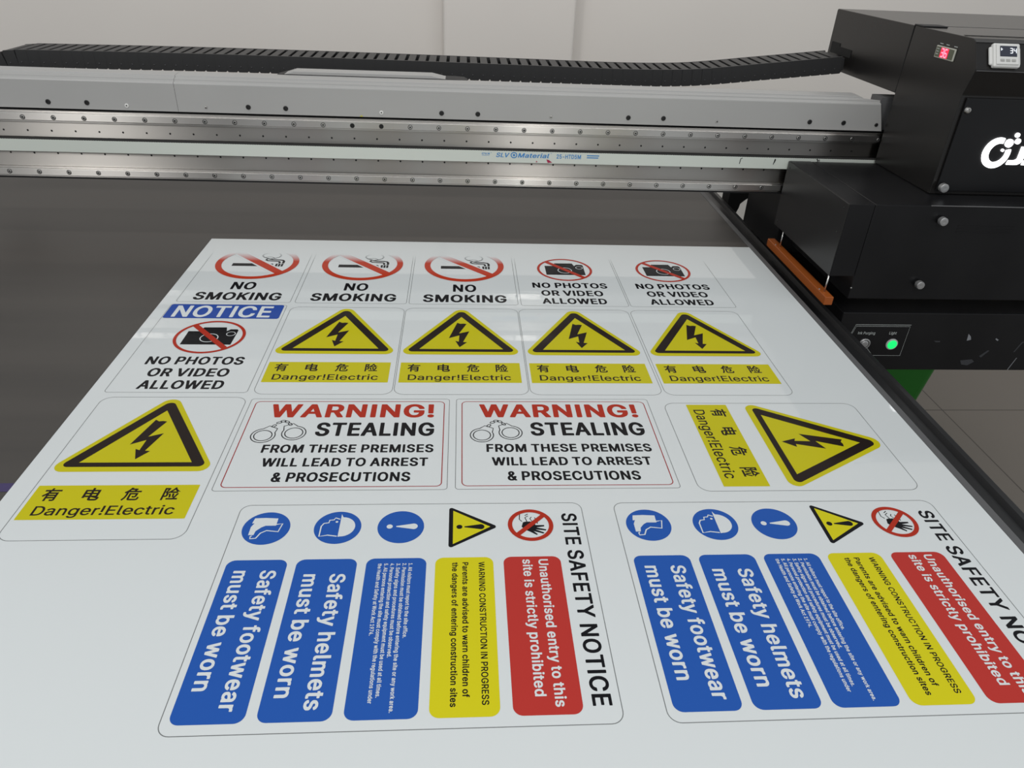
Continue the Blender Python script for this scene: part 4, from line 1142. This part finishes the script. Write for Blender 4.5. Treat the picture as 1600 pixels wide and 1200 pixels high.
m = MB()
m.text('SLV', .0735, .1025, .1915, .0095, 0, 'B', .25)
m.strip(circle(.1120, .1964, .0072, 28, .0066), circle(.1120, .1964, .0050, 28, .0045))
m.poly(circle(.1120, .1964, .0026, 18))
m.text('Material', .1205, .1885, .1915, .0095, 0, 'B', .2)
m.text('OVA', .0425, .0600, .1965, .0040, 0, 'B', .15)
m.poly([(.0425, .1945), (.0590, .1945), (.0590, .1951), (.0425, .1951)])
m.strip(circle(.0625, .2005, .0010, 12), circle(.0625, .2005, .0006, 12))
m.strip(circle(.1925, .2020, .0012, 12), circle(.1925, .2020, .0008, 12))
m.text('25-HTD5M', .2046, .2578, .1912, .0092, 0, 'B')
m.stroke([(.2707, .1990), (.2975, .1990)], .0022)
m.stroke([(.2707, .1945), (.2960, .1945)], .0022)
m.bm.transform(facing((0, 1.6043, 0)))
gb(m, 'belt_lettering', M['beltblue'], belt)
m = MB()
m.stroke([(.6113, .1895), (.6125, .2010), (.6160, .2022)], .0018)
m.stroke([(.6880, .1900), (.6900, .2022)], .0018)
m.stroke([(.6895, .1935), (.6915, .2010)], .0016)
m.stroke([(.7840, .2040), (.7875, .2010), (.7870, .1960)], .0026)
m.stroke([(.7900, .2030), (.7910, .1985)], .0018)
m.bm.transform(facing((0, 1.6043, 0)))
gb(m, 'pen_mark', M['pen'], belt)
m = MB()
m.poly([(.1830, .1890), (.1880, .1880), (.1960, .1825), (.1860, .1815)])
m.poly([(.1610, .1860), (.1640, .1830), (.1600, .1820)])
m.bm.transform(facing((0, 1.6042, 0)))
gb(m, 'ink_stain', M['magenta'], belt)
m = MB()
m.poly([(-.2140, .2648), (-.2090, .2680), (-.2065, .2648)])
m.bm.transform(facing((0, 1.6168, 0)))
gb(m, 'ink_stain', M['yellowstain'], c_right)
# raised guide plate the cable chain slides on, over a dark strip standing in for the chain's shadow
m = MB()
m.prism([(-.372, .3338), (-.352, .3400), (-.065, .3400), (-.035, .3338)], 1.674, 1.715, axis='y', bev=.0006)
gb(m, 'guide_plate', M['cover'])
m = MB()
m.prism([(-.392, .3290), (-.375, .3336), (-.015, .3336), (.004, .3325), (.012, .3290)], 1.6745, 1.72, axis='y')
gb(m, 'guide_shade', M['black_dull'])
# uprights carrying the beam beside the bed
m = MB()
m.box(.749, .98, 1.632, 1.86, -.0285, .1235, bev=.002)
m.box(.790, .98, 1.632, 1.86, -.30, -.0290, bev=.002)
gb(m, 'upright', M['black'])
m = MB()
m.prism([(.775, .1235), (.860, .1235), (.848, -.018), (.8418, -.0219), (.8249, -.0338), (.8118, -.0457), (.8103, -.0573), (.8041, -.0750), (.7950, -.0950), (.775, -.0950)], 2.06, 2.12, axis='y', bev=.0015)
m.box(.775, .86, 1.70, 2.12, .1225, .145)
gb(m, 'beam_bracket', M['black_dull'])

# ------------------------------------------------------------------ cable drag chain behind the beam
chain = empty('cable_chain', (0, 1.88, .30), 'black plastic cable drag chain curving behind and above the gantry beam', 'cable chain')
PITCH, CW0, CW1, CH = .0239, -.050, .055, .0370


def spine(x):
    """height of the chain's lower edge"""
    pts = ((-1.00, .3045), (-.60, .3085), (-.17, .3085), (.15, .3070), (.40, .3060), (.55, .3110), (.72, .3290), (.90, .3490), (1.1, .372))
    for (a, za), (b_, zb) in zip(pts, pts[1:]):
        if x <= b_:
            t = (x - a) / (b_ - a)
            i = pts.index((a, za))
            m0 = (zb - pts[max(i - 1, 0)][1]) / (b_ - pts[max(i - 1, 0)][0]) * (b_ - a)
            j = min(i + 2, len(pts) - 1)
            m1 = (pts[j][1] - za) / (pts[j][0] - a) * (b_ - a)
            return (2 * t**3 - 3 * t**2 + 1) * za + (t**3 - 2 * t**2 + t) * m0 + (-2 * t**3 + 3 * t**2) * zb + (t**3 - t**2) * m1
    return pts[-1][1]


m = MB()
L = PITCH
for y0, y1, s_ in ((CW0, CW0 + .006, -1), (CW1 - .006, CW1, 1)):
    m.prism([(-.01205, .0035), (-.0095, 0), (.0090, 0), (.01205, .0035), (.01205, CH), (-.01205, CH)], y0, y1, axis='y')
    # overlapping tongue of the neighbouring link, set slightly inwards
    yy = (y0 + .003, y1 + .003) if s_ < 0 else (y0 - .003, y1 - .003)
    m.prism([(.008, .006), (.018, .006), (.018, CH - .004), (.008, CH - .004)], yy[0], yy[1], axis='y')
m.box(-.0105, .0060, CW0 + .0055, CW1 - .0055, CH - .004, CH - .0002, bev=.0006, seg=1)
m.box(-.0100, .0030, CW0 + .001, CW1 - .001, -.0004, .0035, bev=.0008, seg=1)
m.mi = 1
m.lathe([(.0016, 0), (.0013, .0008), (0, .0011)], (-.004, CW0, .0115), (0, -1, 0), 10)
m.mi = 0
proto = m.build('chain_link', [M['rubber'], material('chain_pip', (.05, .05, .055), .35)], chain)
first = True
NL = 82
xs0 = -.975
x = xs0
links = []
while x < .898:
    z = spine(x)
    sl = (spine(x + .01) - spine(x - .01)) / .02
    links.append((x, z, -math.atan(sl)))
    x += PITCH * math.cos(math.atan(sl))
# the left end rolls over and turns down
Rb = .15
cz = spine(xs0) - Rb + .02
ang0 = 0
x, z = xs0, spine(xs0)
th = 0.0
for k in range(9):
    th += PITCH / Rb if k else PITCH / Rb * .5
    x -= PITCH * math.cos(th)
    z -= PITCH * math.sin(th)
    links.append((x, z, -th))
for (x, z, ry) in links:
    o = proto if first else proto.copy()
    if not first:
        COL.objects.link(o)
        o.parent = chain
    first = False
    o.location = (x, 0, z - .30)
    o.rotation_euler = (0, ry, 0)

# ------------------------------------------------------------------ print carriage
XC = .915
car = empty('print_carriage', (1.1, 1.45, 0), 'big black print carriage box on the right end of the gantry beam', 'print carriage')
coff = Matrix.Translation((-1.1, -1.45, 0))


def cb(m, name, mat, parent=car, smooth=False):
    return m.build(name, mat, parent, matrix=coff, smooth=smooth)


m = MB()
m.prism([(1.597, .2006), (1.600, .2006), (1.600, .3470), (1.597, .4765), (1.400, .4765), (1.388, .4720), (1.361, .4300), (1.361, .4270), (1.375, .3840), (1.3745, .2006)], XC, 1.50, bev=.0012)
uh = cb(m, 'front_housing', M['upper'])
m = MB()
m.prism([(1.6006, .3470), (1.957, .3470), (1.960, .3500), (1.960, .4735), (1.957, .4768), (1.6006, .4768)], XC, 1.50, bev=.0012)
rh = cb(m, 'rear_housing', M['upper'])
# opening in the side where the cable chain enters
m = MB()
m.prism([(1.835, .3820), (1.835, .3990), (1.900, .3990), (1.900, .4060), (1.945, .4060), (1.945, .3820)], XC - .0012, XC + .002)
m2 = m
cb(m, 'cable_slot', M['pit'], rh)
m = MB()
m.box(XC + .004, 1.50, 1.43, 1.435, .4770, .4778)
cb(m, 'lid_seam', M['pit'], uh)
m = MB()
m.box(XC - .001, XC + .05, 1.565, 1.600, .4766, .4795, bev=.001)
cb(m, 'lid_hinge', M['black_dull'], uh)
m = MB()
m.box(.924, 1.50, 1.3700, 1.3740, .2080, .3800, bev=.0012)
fp = cb(m, 'front_panel', M['black'])
# lower body and UV lamp housing
m = MB()
m.box(.771, 1.50, 1.300, 1.598, .0080, .2000, bev=.0012)
m.box(.945, 1.058, 1.2994, 1.3010, .1610, .1632)
m.box(.945, 1.058, 1.2994, 1.3010, .1550, .1572)
m.box(.945, 1.058, 1.2994, 1.3010, .1490, .1512)
lh = cb(m, 'lower_housing', M['black'])
m = MB()
m.box(.878, 1.50, 1.2985, 1.3005, .1995, .2012, bev=.0004, seg=1)
o = cb(m, 'ledge_highlight', M['edge'], lh)  # pale strip that paints the lit front edge of the ledge
m = MB()
m.box(.7212, .7700, 1.3000, 1.6000, .0560, .2000, bev=.0008)
m.mi = 1
m.box(.7195, .7211, 1.3003, 1.5997, .0563, .1997, bev=.0005, seg=1)
uv = cb(m, 'lamp_housing', [M['black'], M['black_top']])
for y, z in ((1.586, .188), (1.586, .068), (1.316, .188), (1.318, .140)):
    m = MB()
    m.lathe([(.0022, 0), (.0018, .0008), (0, .001)], (.7194, y, z), (-1, 0, 0), 12)
    cb(m, 'lamp_box_screw', M['darkbolt'], uv)
# orange bumper bar hung on two rods
m = MB()
m.box(.7125, .7295, 1.2770, 1.5985, .0040, .0210, bev=.0008, seg=1)
bb = cb(m, 'bumper_bar', M['orange'])
bb['label'] = 'orange plastic bumper bar'
for y in (1.304, 1.546):
    m = MB()
    m.tube([(.7215, y, .0208), (.7215, y, .0580)], .0016, 10)
    cb(m, 'bumper_rod', M['rod'], bb)
    m = MB()
    m.lathe([(.0018, 0), (.0016, .0012), (0, .0014)], (.7165, y + .012, .0209), (0, 0, 1), 10)
    cb(m, 'bumper_screw', M['rod'], bb)
# knurled thumb screws
for (x, y, z, r) in ((.931, 1.3699, .2170, .0085), (.905, 1.2999, .1740, .0080), (.904, 1.2999, .0440, .0080)):
    m = MB()
    n = 28
    m.lathe([(r * .55, 0), (r * .55, .004), (r * .95, .0045), (r, .0055), (r, .0135), (r * .9, .0150), (r * .5, .0152), (0, .0150)], (x, y, z), (0, -1, 0), n)
    cb(m, 'thumb_screw', M['knob'])
m = MB()
m.lathe([(.0062, 0), (.0062, .0012), (.0050, .0040), (.0030, .0048), (.0024, .0030), (0, .0030)], (.931, 1.3699, .3590), (0, -1, 0), 20)
cb(m, 'panel_screw', M['bolt'])
m = MB()
m.lathe([(.0018, 0), (0, .001)], (.772, 1.2999, .031), (0, -1, 0), 10)
cb(m, 'panel_screw', M['bolt'])

# LED readout on the left side of the carriage
def side_facing(x):
    """local x -> -y, local y -> z, facing -x"""
    return Matrix(((0, 0, -1, x), (-1, 0, 0, 0), (0, 1, 0, 0), (0, 0, 0, 1)))


def seg7(m, ch, x, y, w, h, t, z):
    on = {'3': 'abgcd', '6': 'afgecd', '4': 'fgbc'}[ch]
    q = {'a': ((x, y + h), (x + w, y + h)), 'g': ((x, y + h / 2), (x + w, y + h / 2)), 'd': ((x, y), (x + w, y)), 'f': ((x, y + h / 2), (x, y + h)),
         'b': ((x + w, y + h / 2), (x + w, y + h)), 'e': ((x, y), (x, y + h / 2)), 'c': ((x + w, y), (x + w, y + h / 2))}
    for s in on:
        a, b_ = Vector(q[s][0]), Vector(q[s][1])
        d = (b_ - a).normalized() * t * .3
        m.stroke([tuple(a + d * .2), tuple(b_ - d * .2)], t, z)


m = MB()
m.box(XC - .0030, XC - .0001, 1.4340, 1.4970, .4320, .4530, bev=.0006, seg=1)
m.mi = 1
m.box(XC - .0034, XC - .0029, 1.4362, 1.4948, .4338, .4512)
dsp = cb(m, 'led_display', [M['ledframe'], M['ledback']])
m = MB()
m.box(XC - .0039, XC - .0033, 1.4530, 1.4780, .4342, .4508)
rw = cb(m, 'red_window', M['ledred'], dsp)
m = MB()
# two seven-segment digits (local x runs towards -y)
seg7(m, '3', -1.4745, .4358, .0072, .0134, .0022, 0)
seg7(m, '6', -1.4635, .4358, .0072, .0134, .0022, 0)
m.bm.transform(side_facing(XC - .0042))
cb(m, 'digits', M['leddigit'], dsp)
m = MB()
for k in range(3):
    m.poly([(-1.4925, .4470 - k * .0045), (-1.4845, .4470 - k * .0045), (-1.4845, .4485 - k * .0045), (-1.4925, .4485 - k * .0045)])
m.bm.transform(side_facing(XC - .0037))
cb(m, 'indicator_marks', M['marking'], dsp)
m = MB()
for a in (-1.4930, -1.4720, -1.4460):
    m.poly([(a, .4560), (a + .011, .4560), (a + .011, .4574), (a, .4574)])
m.bm.transform(side_facing(XC - .0003))
cb(m, 'display_captions', M['marking'], dsp)

# white temperature controller on the nose
tc_rot = math.atan2(.4720 - .4300, 1.388 - 1.361)          # slope of the nose face
nose_n = Vector((0, -math.sin(tc_rot), math.cos(tc_rot)))
nose_u = Vector((0, math.cos(tc_rot), math.sin(tc_rot)))
nose_o = Vector((.9665, 1.3725, .4502))
NM = Matrix(((1, nose_u.x, nose_n.x, nose_o.x), (0, nose_u.y, nose_n.y, nose_o.y), (0, nose_u.z, nose_n.z, nose_o.z), (0, 0, 0, 1)))


def nb(m, name, mat, parent):
    m.bm.transform(NM)
    return cb(m, name, mat, parent)


m = MB()
m.box(-.030, .0285, -.0165, .0165, -.001, .0045, bev=.003)
m.box(-.0255, .0245, -.0215, .0215, -.001, .0085, bev=.003)
m.box(-.0215, .0205, -.0180, .0185, .0080, .0105, bev=.0015)
tcn = nb(m, 'temperature_controller', M['white'], car)
tcn['label'] = 'white temperature controller with a small dark screen'
m = MB()
m.box(-.0155, .0165, -.0040, .0150, .0100, .0112, bev=.0006, seg=1)
nb(m, 'screen', M['lcd'], tcn)
m = MB()
seg7(m, '3', .0030, .0020, .0045, .0085, .0012, .0114)
seg7(m, '4', .0102, .0020, .0042, .0085, .0012, .0114)
m.stroke([(-.0135, .0110), (-.0135, .0060)], .0012, .0114)
m.stroke([(-.0135, .0085), (-.0110, .0085)], .0012, .0114)
nb(m, 'digits', M['lcdtext'], tcn)
for k in range(3):
    m = MB()
    m.box(-.0150 + k * .0105, -.0072 + k * .0105, -.0130, -.0085, .0102, .0116, bev=.0006, seg=1)
    nb(m, 'button', M['greybtn'], tcn)
m = MB()
m.box(-.052, .50, -.0270, -.0262, -.0006, .0010)
m.box(-.052, .50, .0256, .0262, -.0006, .0010)
nb(m, 'nose_trim', M['edge'], uh)

# lit logo on the front panel: ring, bubbles and slanting letters
m = MB()


ring_o = circle(1.0167, .2835, .0270, 48, .0285)
ring_i = circle(1.0180, .2838, .0166, 48, .0177)
t = bmesh.new()
Ao = [t.verts.new((p[0], p[1], .003)) for p in ring_o]
Ai = [t.verts.new((p[0], p[1], .003)) for p in ring_i]
Bo = [t.verts.new((p[0], p[1], 0)) for p in ring_o]
Bi = [t.verts.new((p[0], p[1], 0)) for p in ring_i]
for i in range(48):
    j = (i + 1) % 48
    ang = 360 * (i + .5) / 48
    if 14 < ang < 76:      # the ring is broken where the bubbles cross it
        continue
    t.faces.new([Ao[i], Ao[j], Ai[j], Ai[i]])
    t.faces.new([Bo[j], Bo[i], Bi[i], Bi[j]])
    t.faces.new([Bo[i], Bo[j], Ao[j], Ao[i]])
    t.faces.new([Ai[i], Ai[j], Bi[j], Bi[i]])
m.merge(t)
for (x, z, r) in ((1.0350, .3022, .0076), (1.0507, .3060, .0050), (1.0452, .3172, .0042), (1.0270, .2888, .0025)):
    m.prism(circle(x, z, r, 24), 0, .003, axis='z')
for dx in (0, .0308):
    J = [(1.0446, .2623), (1.0610, .2623), (1.0660, .2630), (1.0705, .2655), (1.0732, .2695), (1.0740, .2740), (1.0740, .2962), (1.0630, .2962), (1.0630, .2750), (1.0620, .2725), (1.0595, .2708), (1.0560, .2703), (1.0462, .2703)]
    m.prism([(q[0] + dx, q[1]) for q in J], 0, .003, axis='z')
m.bm.transform(facing((0, 1.3699, 0)))
o = cb(m, 'logo', M['logo'], fp)
o['label'] = 'glowing white ring and letter logo'

# ------------------------------------------------------------------ control box below the carriage
cbx = empty('control_box', (1.1, 1.5, -.16), 'black metal control box with a green lit button below the carriage', 'control box')
koff = Matrix.Translation((-1.1, -1.5, .16))


def kb(m, name, mat, parent=cbx):
    return m.build(name, mat, parent, matrix=koff)


m = MB()
m.box(.772, 1.50, 1.300, 1.62, -.1570, -.0230, bev=.0015)
hs = kb(m, 'housing', M['black'])
FM = facing((0, 1.2997, 0))
m = MB()
m.stroke([(.8010, -.0720), (.8060, -.0500), (.9240, -.0500)], .0010)
m.stroke([(.8030, -.0720), (.8080, -.0535), (.9225, -.0535), (.9225, -.1220), (.8620, -.1220), (.845, -.104)], .0008)
m.bm.transform(FM)
kb(m, 'panel_outline', M['marking'])
m = MB()
m.text('Ink Purging', .8160, .8525, -.0722, .0060, 0, 'R')
m.bm.transform(FM)
kb(m, 'purge_caption', M['marking'])
m = MB()
m.text('Light', .8830, .8985, -.0720, .0062, 0, 'R')
m.bm.transform(FM)
kb(m, 'light_caption', M['marking'])
for x, nm, mt in ((.8360, 'purge_button', 'knob'), (.8955, 'light_button', 'lightgreen')):
    m = MB()
    m.lathe([(.0125, 0), (.0125, .0022), (.0108, .0032), (.0098, .0030), (.0098, .0012)], (x, 1.2999, -.0945), (0, -1, 0), 28)
    rg = kb(m, nm, M['knob'] if mt == 'knob' else M['marking'])
    if mt == 'lightgreen':
        rg['label'] = 'green glowing push button'
    m = MB()
    if mt == 'knob':
        m.lathe([(.0095, .0008), (.0080, .0030), (.0060, .0040), (0, .0042)], (x, 1.2999, -.0945), (0, -1, 0), 28)
    else:
        m.lathe([(.0098, .0010), (.0098, .0034), (.0085, .0042), (0, .0044)], (x, 1.2999, -.0945), (0, -1, 0), 28)
    kb(m, 'button_cap', M[mt], rg)
for pts, mt in (([(1.0545, -.0690), (1.0620, -.0760), (1.0650, -.0830), (1.0565, -.0855)], 'scuff'), ([(1.1190, -.0790), (1.1260, -.0830), (1.1240, -.0855), (1.1180, -.0815)], 'scuff'),
                ([(.985, -.0860), (.999, -.0865), (.999, -.0895), (.990, -.0895)], 'haze'), ([(1.060, -.1330), (1.085, -.1300), (1.092, -.1360), (1.080, -.1450), (1.066, -.1430)], 'haze'),
                ([(1.1700, -.1120), (1.1790, -.0880), (1.1900, -.0830), (1.1905, -.0860), (1.1815, -.0900), (1.1730, -.1120)], 'haze'),
                ([(1.174, -.156), (1.183, -.126), (1.1845, -.126), (1.1758, -.156)], 'scuff'),
                ([(1.098, -.1220), (1.112, -.1080), (1.116, -.1090), (1.103, -.1260)], 'haze')):
    m = MB()
    m.poly(pts)
    m.bm.transform(facing((0, 1.2998, 0)))
    kb(m, 'paint_scuff', M[mt])

# ------------------------------------------------------------------ green bin on the floor
bn = empty('waste_bin', (1.40, 2.17, FZ), 'green plastic bin standing on the tiled floor behind the control box', 'bin')
m = MB()
t = bmesh.new()
H = .55


def ringp(hx, hy, z, r=.03):
    return [t.verts.new((p[0], p[1], z)) for p in rrect(-hx, -hy, hx, hy, r, 5)]


R0 = ringp(.145, .13, .001)
R1 = ringp(.215, .17, H)
R2 = ringp(.209, .164, H)
R3 = ringp(.140, .125, .008)
n = len(R0)
for A, B in ((R0, R1), (R1, R2), (R2, R3)):
    for i in range(n):
        t.faces.new([A[i], A[(i + 1) % n], B[(i + 1) % n], B[i]])
t.faces.new(list(reversed(R0)))
t.faces.new(R3)
bmesh.ops.recalc_face_normals(t, faces=t.faces[:])
m.merge(t)
m.build('bin_body', M['green'], bn)
m = MB()
m.strip(rrect(-.222, -.177, .222, .177, .034, 5), rrect(-.208, -.163, .208, .163, .03, 5), H + .004)
m.strip(rrect(-.208, -.163, .208, .163, .03, 5), rrect(-.222, -.177, .222, .177, .034, 5), H - .012)
o_ = rrect(-.222, -.177, .222, .177, .034, 5)
a_ = [m.bm.verts.new((p[0], p[1], H - .012)) for p in o_]
b_ = [m.bm.verts.new((p[0], p[1], H + .004)) for p in o_]
for i in range(len(o_)):
    j = (i + 1) % len(o_)
    m._face([a_[i], a_[j], b_[j], b_[i]])
m.build('rim', M['green'], bn)
